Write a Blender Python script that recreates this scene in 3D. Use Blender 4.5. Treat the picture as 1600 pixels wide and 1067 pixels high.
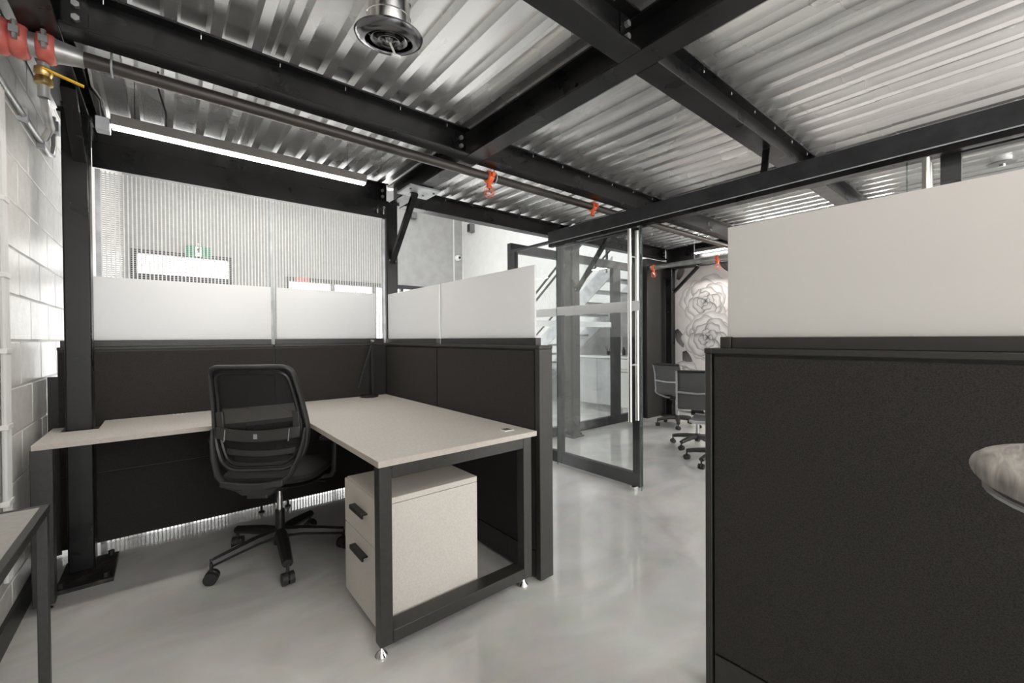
import bpy, math, random
from mathutils import Vector, Matrix

for o in list(bpy.data.objects):
    bpy.data.objects.remove(o)
scene = bpy.context.scene
col = scene.collection
R = math.radians

# ------------------------------------------------------------------ camera
F_PX, YAW, PITCH, ROLL, CAM_H = 662.0, 0.686, 0.0095, -0.0070, 1.2
def cam_rows():
    cy, sy = math.cos(YAW), math.sin(YAW)
    cp, sp = math.cos(PITCH), math.sin(PITCH)
    cr, sr = math.cos(ROLL), math.sin(ROLL)
    yaw = Matrix(((cy, -sy, 0), (sy, cy, 0), (0, 0, 1)))
    base = Matrix(((1, 0, 0), (0, 0, -1), (0, 1, 0)))
    pit = Matrix(((1, 0, 0), (0, cp, -sp), (0, sp, cp)))
    rol = Matrix(((cr, -sr, 0), (sr, cr, 0), (0, 0, 1)))
    return rol @ pit @ base @ yaw
CR = cam_rows()
cam_data = bpy.data.cameras.new('camera')
cam = bpy.data.objects.new('camera', cam_data)
col.objects.link(cam)
m3 = Matrix((CR[0], -CR[1], -CR[2])).transposed()
cam.matrix_world = Matrix.Translation((0, 0, CAM_H)) @ m3.to_4x4()
cam_data.sensor_width = 36.0
cam_data.lens = F_PX / 1600.0 * 36.0
cam_data.clip_start = 0.02
cam_data.clip_end = 200
scene.camera = cam

# ------------------------------------------------------------------ world, exposure
world = bpy.data.worlds.new('daylight')
scene.world = world
world.use_nodes = True
wn = world.node_tree.nodes
wn['Background'].inputs['Color'].default_value = (1.0, 0.99, 0.975, 1)
wn['Background'].inputs['Strength'].default_value = 2.3
scene.view_settings.view_transform = 'Standard'
scene.view_settings.look = 'None'
scene.view_settings.gamma = 1.0
scene.view_settings.use_curve_mapping = False
scene.view_settings.exposure = 1.12

LAMP_DESK = 30.0      # emission of the linear lamps
LAMP_HALL_ADDED = 16.0     # watts of each unseen lamp added high in the hall
LAMP_ROOM = 75.0

def area_light(name, loc, sx, sy, watts, colr=(1, 0.97, 0.93), rot=(0, 0, 0), parent=None):
    l = bpy.data.lights.new(name, 'AREA')
    l.shape = 'RECTANGLE'; l.size = sx; l.size_y = sy; l.energy = watts; l.color = colr
    o = bpy.data.objects.new(name, l); col.objects.link(o)
    o.location = loc; o.rotation_euler = rot
    return o

# ------------------------------------------------------------------ materials
def mat(name, color, rough=0.5, metal=0.0, **kw):
    m = bpy.data.materials.new(name); m.use_nodes = True
    b = m.node_tree.nodes['Principled BSDF']
    b.inputs['Base Color'].default_value = (*color, 1)
    b.inputs['Roughness'].default_value = rough
    b.inputs['Metallic'].default_value = metal
    for k, v in kw.items():
        b.inputs[k].default_value = v
    return m

def noise_mat(name, c1, c2, scale, rough=0.5, metal=0.0, detail=4.0, bump=0.0, bump_scale=None, stretch=None,
              rough2=None, distortion=0.0, lo=0.35, hi=0.65, **kw):
    m = mat(name, c1, rough, metal, **kw)
    nt = m.node_tree; N = nt.nodes; L = nt.links
    b = N['Principled BSDF']
    tc = N.new('ShaderNodeTexCoord')
    mp = N.new('ShaderNodeMapping')
    if stretch: mp.inputs['Scale'].default_value = stretch
    L.new(tc.outputs['Object'], mp.inputs['Vector'])
    n = N.new('ShaderNodeTexNoise'); n.inputs['Scale'].default_value = scale
    n.inputs['Detail'].default_value = detail; n.inputs['Distortion'].default_value = distortion
    L.new(mp.outputs['Vector'], n.inputs['Vector'])
    r = N.new('ShaderNodeValToRGB')
    r.color_ramp.elements[0].position = lo; r.color_ramp.elements[1].position = hi
    r.color_ramp.elements[0].color = (*c1, 1); r.color_ramp.elements[1].color = (*c2, 1)
    L.new(n.outputs['Fac'], r.inputs['Fac'])
    L.new(r.outputs['Color'], b.inputs['Base Color'])
    if rough2 is not None:
        mr = N.new('ShaderNodeMapRange')
        mr.inputs['From Min'].default_value = lo; mr.inputs['From Max'].default_value = hi
        mr.inputs['To Min'].default_value = rough; mr.inputs['To Max'].default_value = rough2
        L.new(n.outputs['Fac'], mr.inputs['Value']); L.new(mr.outputs['Result'], b.inputs['Roughness'])
    if bump:
        n2 = N.new('ShaderNodeTexNoise'); n2.inputs['Scale'].default_value = bump_scale or scale
        n2.inputs['Detail'].default_value = 3
        L.new(mp.outputs['Vector'], n2.inputs['Vector'])
        bp = N.new('ShaderNodeBump'); bp.inputs['Strength'].default_value = bump
        bp.inputs['Distance'].default_value = 0.002
        L.new(n2.outputs['Fac'], bp.inputs['Height']); L.new(bp.outputs['Normal'], b.inputs['Normal'])
    return m

def emit_mat(name, color, strength):
    m = bpy.data.materials.new(name); m.use_nodes = True
    nt = m.node_tree; nt.nodes.clear()
    e = nt.nodes.new('ShaderNodeEmission'); o = nt.nodes.new('ShaderNodeOutputMaterial')
    e.inputs['Color'].default_value = (*color, 1); e.inputs['Strength'].default_value = strength
    nt.links.new(e.outputs[0], o.inputs[0])
    return m

def glass_mat(name, tint=(0.985, 0.993, 0.991), refl=1.0, ior=1.45):
    m = bpy.data.materials.new(name); m.use_nodes = True
    nt = m.node_tree; nt.nodes.clear(); N = nt.nodes; L = nt.links
    out = N.new('ShaderNodeOutputMaterial'); mix = N.new('ShaderNodeMixShader')
    tr = N.new('ShaderNodeBsdfTransparent'); gl = N.new('ShaderNodeBsdfGlossy'); fr = N.new('ShaderNodeFresnel')
    tr.inputs['Color'].default_value = (*tint, 1)
    gl.inputs['Roughness'].default_value = 0.01
    gl.inputs['Color'].default_value = (refl, refl, refl, 1)
    ge = N.new('ShaderNodeNewGeometry'); mr = N.new('ShaderNodeMapRange')
    mr.inputs['To Min'].default_value = ior; mr.inputs['To Max'].default_value = 1.0 / ior
    L.new(ge.outputs['Backfacing'], mr.inputs['Value']); L.new(mr.outputs['Result'], fr.inputs['IOR'])
    L.new(fr.outputs[0], mix.inputs[0]); L.new(tr.outputs[0], mix.inputs[1]); L.new(gl.outputs[0], mix.inputs[2])
    L.new(mix.outputs[0], out.inputs[0])
    return m

def frosted_mat(name, color, trans=0.55, rough=0.3):
    m = bpy.data.materials.new(name); m.use_nodes = True
    nt = m.node_tree; nt.nodes.clear(); N = nt.nodes; L = nt.links
    out = N.new('ShaderNodeOutputMaterial')
    d = N.new('ShaderNodeBsdfDiffuse'); t = N.new('ShaderNodeBsdfTranslucent'); g = N.new('ShaderNodeBsdfGlossy')
    tc = N.new('ShaderNodeTexCoord'); n = N.new('ShaderNodeTexNoise'); n.inputs['Scale'].default_value = 1.5
    L.new(tc.outputs['Object'], n.inputs['Vector'])
    r = N.new('ShaderNodeValToRGB')
    r.color_ramp.elements[0].color = (*[c * 0.97 for c in color], 1); r.color_ramp.elements[1].color = (*color, 1)
    L.new(n.outputs['Fac'], r.inputs['Fac'])
    L.new(r.outputs[0], d.inputs['Color']); L.new(r.outputs[0], t.inputs['Color'])
    g.inputs['Roughness'].default_value = rough
    m1 = N.new('ShaderNodeMixShader'); m1.inputs[0].default_value = trans
    L.new(d.outputs[0], m1.inputs[1]); L.new(t.outputs[0], m1.inputs[2])
    m2 = N.new('ShaderNodeMixShader'); m2.inputs[0].default_value = 0.04
    L.new(m1.outputs[0], m2.inputs[1]); L.new(g.outputs[0], m2.inputs[2])
    L.new(m2.outputs[0], out.inputs[0])
    return m

def mesh_fabric_mat(name, color, alpha):
    m = mat(name, color, 0.8)
    m.node_tree.nodes['Principled BSDF'].inputs['Alpha'].default_value = alpha
    return m

def attr_mat(name, rough=0.6):
    m = mat(name, (1, 1, 1), rough)
    nt = m.node_tree
    a = nt.nodes.new('ShaderNodeAttribute'); a.attribute_name = 'ink'
    nt.links.new(a.outputs['Color'], nt.nodes['Principled BSDF'].inputs['Base Color'])
    return m

def floor_mat():
    m = mat('polished_epoxy', (0.6, 0.6, 0.6), 0.14)
    nt = m.node_tree; N = nt.nodes; L = nt.links; b = N['Principled BSDF']
    tc = N.new('ShaderNodeTexCoord')
    mp = N.new('ShaderNodeMapping'); mp.inputs['Scale'].default_value = (0.8, 1.3, 1); mp.inputs['Rotation'].default_value = (0, 0, 0.5)
    L.new(tc.outputs['Object'], mp.inputs['Vector'])
    n1 = N.new('ShaderNodeTexNoise'); n1.inputs['Scale'].default_value = 1.7; n1.inputs['Detail'].default_value = 6; n1.inputs['Distortion'].default_value = 1.3
    n2 = N.new('ShaderNodeTexNoise'); n2.inputs['Scale'].default_value = 9; n2.inputs['Detail'].default_value = 5
    L.new(mp.outputs[0], n1.inputs['Vector']); L.new(mp.outputs[0], n2.inputs['Vector'])
    r = N.new('ShaderNodeValToRGB')
    e = r.color_ramp.elements
    e[0].position = 0.3; e[0].color = (0.56, 0.55, 0.535, 1)
    e[1].position = 0.7; e[1].color = (0.76, 0.75, 0.735, 1)
    k = r.color_ramp.elements.new(0.5); k.color = (0.68, 0.67, 0.65, 1)
    L.new(n1.outputs['Fac'], r.inputs['Fac'])
    mx = N.new('ShaderNodeMix'); mx.data_type = 'RGBA'; mx.blend_type = 'OVERLAY'; mx.inputs[0].default_value = 0.16
    L.new(r.outputs[0], mx.inputs[6]); L.new(n2.outputs['Color'], mx.inputs[7])
    L.new(mx.outputs[2], b.inputs['Base Color'])
    mr = N.new('ShaderNodeMapRange'); mr.inputs['To Min'].default_value = 0.08; mr.inputs['To Max'].default_value = 0.2
    L.new(n1.outputs['Fac'], mr.inputs['Value']); L.new(mr.outputs[0], b.inputs['Roughness'])
    b.inputs['Coat Weight'].default_value = 0.6; b.inputs['Coat Roughness'].default_value = 0.05
    return m

M = dict(
    floor=floor_mat(),
    steel=noise_mat('black_painted_steel', (0.006, 0.006, 0.0065), (0.012, 0.0115, 0.0115), 6, 0.26, 0.0, rough2=0.36, **{'Specular IOR Level': 0.32}),
    frame=noise_mat('charcoal_frame_paint', (0.028, 0.026, 0.0225), (0.034, 0.0315, 0.027), 40, 0.5),
    legs=noise_mat('dark_grey_powder_coat', (0.028, 0.027, 0.025), (0.036, 0.034, 0.031), 60, 0.42),
    fabric=noise_mat('charcoal_woven_fabric', (0.013, 0.0115, 0.0105), (0.044, 0.039, 0.036), 320, 0.95, bump=0.5, bump_scale=420, lo=0.3, hi=0.75),
    galv=noise_mat('galvanised_deck', (0.88, 0.88, 0.875), (0.93, 0.93, 0.92), 2.5, 0.25, 0.88, rough2=0.28, detail=2),
    galv_dull=noise_mat('galvanised_dull', (0.42, 0.44, 0.46), (0.62, 0.64, 0.66), 9, 0.5, 0.35),
    duct=noise_mat('bright_duct_metal', (0.72, 0.71, 0.69), (0.82, 0.81, 0.79), 5, 0.18, 1.0, rough2=0.28),
    diffuser=mat('dark_chrome_diffuser', (0.20, 0.20, 0.21), 0.2, 1.0),
    chrome=mat('chrome', (0.8, 0.8, 0.8), 0.12, 1.0),
    satin=noise_mat('brushed_stainless', (0.62, 0.60, 0.56), (0.72, 0.70, 0.66), 30, 0.28, 1.0, stretch=(1, 1, 0.05)),
    pipe=noise_mat('dark_iron_pipe', (0.045, 0.040, 0.036), (0.10, 0.085, 0.075), 8, 0.42, 0.4, lo=0.4, hi=0.75, stretch=(0.3, 3, 3)),
    pipe_light=noise_mat('grey_pipe_fitting', (0.30, 0.30, 0.30), (0.45, 0.45, 0.44), 12, 0.35, 0.6),
    redpaint=noise_mat('red_coupling_paint', (0.50, 0.10, 0.08), (0.62, 0.16, 0.13), 20, 0.4),
    orange=noise_mat('orange_red_paint', (0.85, 0.13, 0.04), (0.95, 0.18, 0.06), 20, 0.4),
    yellow=noise_mat('yellow_lever_vinyl', (0.85, 0.50, 0.02), (0.95, 0.58, 0.04), 20, 0.45),
    brass=mat('brass', (0.45, 0.33, 0.14), 0.35, 1.0),
    laminate=noise_mat('taupe_linen_laminate', (0.595, 0.56, 0.515), (0.675, 0.64, 0.60), 130, 0.42, stretch=(1, 0.35, 1)),
    lam_edge=noise_mat('taupe_edge_band', (0.50, 0.455, 0.405), (0.55, 0.50, 0.45), 90, 0.5),
    lam_ped=noise_mat('pale_taupe_cabinet_laminate', (0.62, 0.58, 0.53), (0.70, 0.66, 0.61), 160, 0.5),
    block=noise_mat('white_gloss_block_paint', (0.66, 0.645, 0.62), (0.74, 0.725, 0.70), 18, 0.3, bump=0.6, bump_scale=70),
    mortar=noise_mat('white_mortar', (0.60, 0.585, 0.56), (0.68, 0.66, 0.64), 30, 0.5, bump=0.4, bump_scale=90),
    wallwhite=noise_mat('white_wall_paint', (0.70, 0.70, 0.685), (0.74, 0.74, 0.725), 6, 0.6),
    wallshade=noise_mat('shaded_white_wall_paint', (0.30, 0.30, 0.292), (0.34, 0.34, 0.332), 6, 0.6),  # white paint darkened: the far wall's shade is put into the colour
    white=noise_mat('white_plastic', (0.78, 0.77, 0.75), (0.82, 0.81, 0.79), 10, 0.4),
    black=noise_mat('black_plastic', (0.012, 0.012, 0.012), (0.020, 0.020, 0.020), 40, 0.4),
    chairgrey=noise_mat('dark_grey_chair_plastic', (0.035, 0.034, 0.032), (0.042, 0.040, 0.038), 40, 0.42),
    chairmesh=mesh_fabric_mat('black_chair_mesh', (0.010, 0.010, 0.010), 0.90),
    seatfab=noise_mat('black_seat_fabric', (0.012, 0.011, 0.011), (0.030, 0.028, 0.027), 260, 0.9, bump=0.4, bump_scale=300),
    greymesh=mesh_fabric_mat('grey_sling_mesh', (0.12, 0.12, 0.12), 0.93),
    silver=noise_mat('silver_chair_frame', (0.42, 0.43, 0.44), (0.5, 0.5, 0.52), 20, 0.35, 0.5),
    rubber=mat('caster_rubber', (0.02, 0.02, 0.02), 0.5),
    glass=glass_mat('clear_glass'),
    glass_edge=glass_mat('green_glass_edge', (0.55, 0.72, 0.66)),
    frost_back=frosted_mat('frosted_screen', (0.97, 0.972, 0.975), 0.6),
    frost_fg=frosted_mat('frosted_screen_warm', (0.79, 0.775, 0.755), 0.4),
    band=frosted_mat('frosted_film', (0.96, 0.965, 0.97), 0.5),
    meshm=noise_mat('pale_metal_mesh', (0.30, 0.30, 0.295), (0.40, 0.40, 0.39), 40, 0.4, 0.3),
    meshv=noise_mat('bright_mesh_strand', (0.72, 0.72, 0.71), (0.82, 0.82, 0.81), 40, 0.4),
    darkpanel=noise_mat('charcoal_panel', (0.030, 0.028, 0.027), (0.036, 0.034, 0.032), 5, 0.4),
    aluframe=noise_mat('dark_aluminium_frame', (0.030, 0.031, 0.033), (0.045, 0.046, 0.05), 12, 0.4, 0.3),
    concrete=noise_mat('grey_concrete_board', (0.36, 0.36, 0.36), (0.52, 0.52, 0.52), 3, 0.6, detail=8),
    cabinet=noise_mat('pale_grey_cabinet_front', (0.48, 0.49, 0.50), (0.58, 0.59, 0.60), 3, 0.45, detail=8),
    worktop=noise_mat('white_worktop', (0.78, 0.78, 0.77), (0.84, 0.84, 0.83), 8, 0.3),
    muralbase=noise_mat('mural_paper', (0.70, 0.66, 0.645), (0.84, 0.80, 0.78), 2.6, 0.7, detail=6),
    ink=attr_mat('mural_ink'),
    exitgreen=mat('exit_green', (0.0, 0.16, 0.085), 0.4, 0.0, **{'Emission Color': (0.0, 0.25, 0.14, 1), 'Emission Strength': 0.12}),
    exitwhite=mat('exit_white', (0.9, 0.9, 0.9), 0.4, 0.0, **{'Emission Color': (0.9, 1, 0.95, 1), 'Emission Strength': 0.2}),
    exitdark=mat('exit_dark_green', (0.0, 0.06, 0.035), 0.4),
    speaker=noise_mat('grey_speaker_box', (0.12, 0.12, 0.12), (0.16, 0.16, 0.16), 30, 0.5),
    greywood=noise_mat('grey_stained_ash', (0.15, 0.14, 0.127), (0.46, 0.43, 0.40), 9, 0.55, stretch=(1, 9, 1), detail=5, distortion=1.2, lo=0.25, hi=0.7),
    tablegrey=noise_mat('grey_table_laminate', (0.40, 0.38, 0.355), (0.45, 0.43, 0.40), 60, 0.4),
    rust=noise_mat('scuffed_base_plate', (0.012, 0.012, 0.012), (0.10, 0.075, 0.05), 24, 0.6, lo=0.5, hi=0.8),
    lamp=emit_mat('lamp_diffuser', (1.0, 0.95, 0.88), LAMP_DESK),
    lamp_room=emit_mat('room_lamp_diffuser', (1.0, 0.96, 0.90), LAMP_ROOM),
    housing=noise_mat('grey_lamp_housing', (0.13, 0.12, 0.11), (0.16, 0.15, 0.14), 20, 0.5),
    portgrey=mat('outlet_grey', (0.10, 0.10, 0.10), 0.5),
)

# ------------------------------------------------------------------ mesh helpers
OFF = {}
class MB:
    def __init__(s): s.v = []; s.f = []; s.c = None
    def add(s, vs, fs):
        b = len(s.v); s.v += [tuple(p) for p in vs]; s.f += [tuple(i + b for i in f) for f in fs]; return s
    def box(s, x0, x1, y0, y1, z0, z1):
        vs = [(x0, y0, z0), (x1, y0, z0), (x1, y1, z0), (x0, y1, z0), (x0, y0, z1), (x1, y0, z1), (x1, y1, z1), (x0, y1, z1)]
        return s.add(vs, [(0, 3, 2, 1), (4, 5, 6, 7), (0, 1, 5, 4), (1, 2, 6, 5), (2, 3, 7, 6), (3, 0, 4, 7)])
    def tube(s, pts, r, n=10, closed=False, flat=1.0, up=None):
        pts = [Vector(p) for p in pts]; k = len(pts)
        rs = r if isinstance(r, (list, tuple)) else [r] * k
        tang = []
        for i in range(k):
            if closed: t = pts[(i + 1) % k] - pts[i - 1]
            elif i == 0: t = pts[1] - pts[0]
            elif i == k - 1: t = pts[-1] - pts[-2]
            else: t = (pts[i + 1] - pts[i]).normalized() + (pts[i] - pts[i - 1]).normalized()
            tang.append(t.normalized())
        ref = Vector(up) if up else (Vector((0, 0, 1)) if abs(tang[0].z) < 0.9 else Vector((1, 0, 0)))
        rings = []; a = None
        for i in range(k):
            t = tang[i]
            if a is None or up: a = (ref - t * ref.dot(t))
            else: a = a - t * a.dot(t)
            if a.length < 1e-6: a = Vector((1, 0, 0)) - t * t.x
            a.normalize(); b = t.cross(a)
            rings.append([pts[i] + (a * math.cos(q) * flat + b * math.sin(q)) * rs[i] for q in [2 * math.pi * j / n for j in range(n)]])
        vs = [p for rg in rings for p in rg]; fs = []
        for i in range(k if closed else k - 1):
            i2 = (i + 1) % k
            for j in range(n):
                j2 = (j + 1) % n
                fs.append((i * n + j, i * n + j2, i2 * n + j2, i2 * n + j))
        if not closed:
            fs.append(tuple(reversed(range(n)))); fs.append(tuple((k - 1) * n + j for j in range(n)))
        return s.add(vs, fs)
    def cyl(s, p0, p1, r, n=16, r2=None):
        return s.tube([p0, p1], [r, r if r2 is None else r2], n)
    def lathe(s, prof, c=(0, 0, 0), n=32, axis='z', cap=True):
        vs = []; k = len(prof)
        for r, h in prof:
            for j in range(n):
                q = 2 * math.pi * j / n
                a, b = r * math.cos(q), r * math.sin(q)
                p = {'z': (a, b, h), 'x': (h, a, b), 'y': (a, h, b)}[axis]
                vs.append((p[0] + c[0], p[1] + c[1], p[2] + c[2]))
        fs = []
        for i in range(k - 1):
            for j in range(n):
                j2 = (j + 1) % n
                fs.append((i * n + j, i * n + j2, (i + 1) * n + j2, (i + 1) * n + j))
        if cap:
            fs.append(tuple(reversed(range(n)))); fs.append(tuple((k - 1) * n + j for j in range(n)))
        return s.add(vs, fs)
    def prism(s, poly, axis, a, b):
        n = len(poly)
        def P(u, v, w): return {'x': (w, u, v), 'y': (u, w, v), 'z': (u, v, w)}[axis]
        vs = [P(u, v, a) for u, v in poly] + [P(u, v, b) for u, v in poly]
        fs = [tuple(reversed(range(n))), tuple(range(n, 2 * n))] + [(i, (i + 1) % n, n + (i + 1) % n, n + i) for i in range(n)]
        return s.add(vs, fs)
    def bar(s, p0, p1, w, h, up=(0, 0, 1)):
        p0, p1 = Vector(p0), Vector(p1); t = (p1 - p0).normalized()
        u = Vector(up); u = (u - t * u.dot(t)).normalized(); sd = t.cross(u)
        vs = []
        for p in (p0, p1):
            for a, b in ((-1, -1), (1, -1), (1, 1), (-1, 1)):
                vs.append(p + sd * (a * w / 2) + u * (b * h / 2))
        return s.add(vs, [(0, 3, 2, 1), (4, 5, 6, 7), (0, 1, 5, 4), (1, 2, 6, 5), (2, 3, 7, 6), (3, 0, 4, 7)])
    def grid(s, fn, nu, nv):
        vs = [fn(i / nu, j / nv) for j in range(nv + 1) for i in range(nu + 1)]
        fs = [(j * (nu + 1) + i, j * (nu + 1) + i + 1, (j + 1) * (nu + 1) + i + 1, (j + 1) * (nu + 1) + i) for j in range(nv) for i in range(nu)]
        return s.add(vs, fs)
    def build(s, name, material, parent=None, bev=0.0, smooth=True, solid=0.0, seg=2):
        off = Vector((0, 0, 0)); p = parent
        while p is not None:
            if p.name in OFF: off = OFF[p.name]; break
            p = p.parent
        me = bpy.data.meshes.new(name)
        me.from_pydata([(x - off.x, y - off.y, z - off.z) for x, y, z in s.v], [], s.f)
        me.materials.append(M[material] if isinstance(material, str) else material)
        if smooth:
            me.polygons.foreach_set('use_smooth', [True] * len(me.polygons))
            me.set_sharp_from_angle(angle=R(38))
        if s.c:
            at = me.color_attributes.new('ink', 'FLOAT_COLOR', 'POINT')
            for i, c in enumerate(s.c): at.data[i].color = (*c, 1)
        me.update()
        o = bpy.data.objects.new(name, me); col.objects.link(o)
        if parent: o.parent = parent
        if solid:
            md = o.modifiers.new('solid', 'SOLIDIFY'); md.thickness = solid; md.offset = 0
        if bev:
            md = o.modifiers.new('bevel', 'BEVEL'); md.width = bev; md.segments = seg; md.limit_method = 'ANGLE'; md.angle_limit = R(40)
        return o

def box(*a): return MB().box(*a)
def tag(o, label=None, cat=None, group=None, kind=None):
    if label: o['label'] = label
    if cat: o['category'] = cat
    if group: o['group'] = group
    if kind: o['kind'] = kind
    return o
def thing(name, label, cat, loc=(0, 0, 0), rotz=0.0, group=None, local=False):
    o = bpy.data.objects.new(name, None); col.objects.link(o)
    o.empty_display_size = 0.1
    o.location = loc; o.rotation_euler = (0, 0, rotz)
    OFF[o.name] = Vector((0, 0, 0)) if local else Vector(loc)
    return tag(o, label, cat, group)
def struct(name, mb, material, parent=None, **k):
    o = mb.build(name, material, parent, **k)
    if parent is None: o['kind'] = 'structure'
    return o
def copy_tree(o, parent=None):
    c = o.copy(); col.objects.link(c); c.parent = parent
    for ch in [x for x in bpy.data.objects if x.parent == o]: copy_tree(ch, c)
    return c
def arc(c, r, a0, a1, n, plane='xz'):
    out = []
    for i in range(n + 1):
        q = a0 + (a1 - a0) * i / n
        u, v = r * math.cos(q), r * math.sin(q)
        out.append({'xz': (c[0] + u, c[1], c[2] + v), 'yz': (c[0], c[1] + u, c[2] + v), 'xy': (c[0] + u, c[1] + v, c[2])}[plane])
    return out

# ================================================================== SETTING
Z_BEAM, Z_DECK = 2.35, 2.51
XL, XR = -0.504, 6.0
Y_FAR, Y_DECK = 9.3, 3.60
struct('floor', box(XL - 0.2, XR + 0.2, -4.0, Y_FAR + 0.3, -0.12, 0.0), 'floor', smooth=False)

# left block wall: mortar core plus single blocks
wl = struct('wall_left', box(XL - 0.2, XL - 0.004, -3.0, Y_FAR + 0.2, 0.0, 5.2), 'mortar', smooth=False)
blk = None
for r in range(0, 14):
    for c in range(-1, 9):
        y0 = 1.48 + c * 0.4 + (0.2 if r % 2 else 0.0)
        z0 = r * 0.2 + 0.005
        if blk is None:
            blk = box(XL - 0.02, XL, 0.0045, 0.3955, 0.0, 0.19).build('block', 'block', wl, bev=0.003)
            o = blk
        else:
            o = blk.copy(); col.objects.link(o)
        o.location = (0, y0, z0)
struct('baseboard_left', box(XL, XL + 0.014, -3.0, 3.42, 0.0, 0.10), 'black')

# far wall of the hall with door and window openings
wf = MB()
DX0, DX1, DZ1 = -0.42, 0.98, 2.70
WX0, WX1, WZ0, WZ1 = 1.84, 5.0, 0.25, 2.44
wf.box(XL - 0.2, DX0, Y_FAR, Y_FAR + 0.2, 0, 5.2)
wf.box(DX0, DX1, Y_FAR, Y_FAR + 0.2, DZ1, 5.2)
wf.box(DX1, WX0, Y_FAR, Y_FAR + 0.2, 0, 5.2)
wf.box(WX0, WX1, Y_FAR, Y_FAR + 0.2, 0, WZ0)
wf.box(WX0, WX1, Y_FAR, Y_FAR + 0.2, WZ1, 5.2)
wf.box(WX1, XR + 0.2, Y_FAR, Y_FAR + 0.2, 0, 5.2)
struct('wall_far', wf, 'wallshade', smooth=False)
d1 = thing('door_1', None, None, (0.28, Y_FAR + 0.05, 0)); d1['kind'] = 'structure'
fr = MB()
fr.box(DX0, DX0 + 0.07, Y_FAR - 0.02, Y_FAR + 0.12, 0, DZ1).box(DX1 - 0.07, DX1, Y_FAR - 0.02, Y_FAR + 0.12, 0, DZ1)
fr.box(DX0 + .07, DX1 - .07, Y_FAR - 0.02, Y_FAR + 0.12, DZ1 - 0.07, DZ1).box(DX0 + .07, DX1 - .07, Y_FAR - 0.02, Y_FAR + 0.12, 2.12, 2.30)
fr.build('door_frame', 'aluframe', d1)
for a, b in ((DX0 + .07, .28), (.28, DX1 - .07)):
    lf = MB()
    lf.box(a, a + .06, Y_FAR + .02, Y_FAR + .07, 0.02, 2.12).box(b - .06, b, Y_FAR + .02, Y_FAR + .07, 0.02, 2.12)
    lf.box(a + .06, b - .06, Y_FAR + .02, Y_FAR + .07, 0.02, .22).box(a + .06, b - .06, Y_FAR + .02, Y_FAR + .07, 2.04, 2.12)
    q = lf.build('door_leaf', 'aluframe', d1)
    box(a + .06, b - .06, Y_FAR + .04, Y_FAR + .05, .22, 2.04).build('pane', 'glass', q)
box(DX0 + .07, DX1 - .07, Y_FAR + .04, Y_FAR + .05, 2.30, DZ1 - .07).build('transom_pane', 'glass', d1)
w1 = thing('window_1', None, None, (3.4, Y_FAR + 0.05, WZ0)); w1['kind'] = 'structure'
fr = MB()
fr.box(WX0, WX1, Y_FAR - .02, Y_FAR + .1, WZ1 - .09, WZ1).box(WX0, WX1, Y_FAR - .02, Y_FAR + .1, WZ0, WZ0 + .07)
fr.box(WX0, WX0 + .07, Y_FAR - .02, Y_FAR + .1, WZ0 + .07, WZ1 - .09).box(WX1 - .07, WX1, Y_FAR - .02, Y_FAR + .1, WZ0 + .07, WZ1 - .09)
fr.build('window_frame', 'aluframe', w1)
xs = [WX0 + .07, 2.75, 3.64, 4.3, WX1 - .07]
for i in range(4):
    if i: box(xs[i] - .03, xs[i] + .03, Y_FAR - .01, Y_FAR + .09, WZ0 + .07, WZ1 - .09).build('mullion', 'aluframe', w1)
    box(xs[i] + (.03 if i else 0), xs[i + 1] - (.03 if i < 3 else 0), Y_FAR + .04, Y_FAR + .05, WZ0 + .07, WZ1 - .09).build('pane', 'glass', w1)

# right wall of the hall and of the meeting room
struct('wall_right', box(XR, XR + 0.2, -4.0, Y_FAR + 0.2, 0, 5.2), 'wallwhite', smooth=False)
struct('ceiling_hall', box(XL - 0.2, XR + 0.2, Y_DECK + 0.2, Y_FAR + 0.2, 5.2, 5.35), 'wallwhite', smooth=False)

# mezzanine deck: slab above, corrugated sheets below
slab = struct('ceiling', box(XL, XR, -3.0, Y_DECK, Z_DECK + 0.045, Z_DECK + 0.17), 'concrete', smooth=False)
PITCH_D = 0.152
def deck_sheet(y0, y1, dz):
    prof = []
    for k in range(6):
        a = k * PITCH_D
        prof += [(a, 0.038), (a + 0.043, 0.038), (a + 0.056, 0.0), (a + 0.097, 0.0), (a + 0.110, 0.038)]
    prof.append((6 * PITCH_D - 0.012, 0.038)); prof.append((6 * PITCH_D - 0.006, 0.030)); prof.append((6 * PITCH_D + 0.004, 0.036))
    mb = MB(); n = len(prof)
    for y in (y0, y1): mb.v += [(x, y, Z_DECK + h + dz) for x, h in prof]
    mb.f = [(i, i + 1, n + i + 1, n + i) for i in range(n - 1)]
    return mb
for yy, dz in (((-3.0, 0.585), 0.0), ((0.55, Y_DECK - 0.005), -0.0025)):
    base = None
    for i in range(8):
        x0 = XL + 0.004 + i * 6 * PITCH_D
        if x0 > XR - 0.3: continue
        if base is None:
            base = deck_sheet(yy[0], yy[1], dz).build('deck_sheet', 'galv', slab, smooth=False, solid=0.0012); o = base
        else:
            o = base.copy(); col.objects.link(o)
        o.location = (x0, 0, 0)

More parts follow.
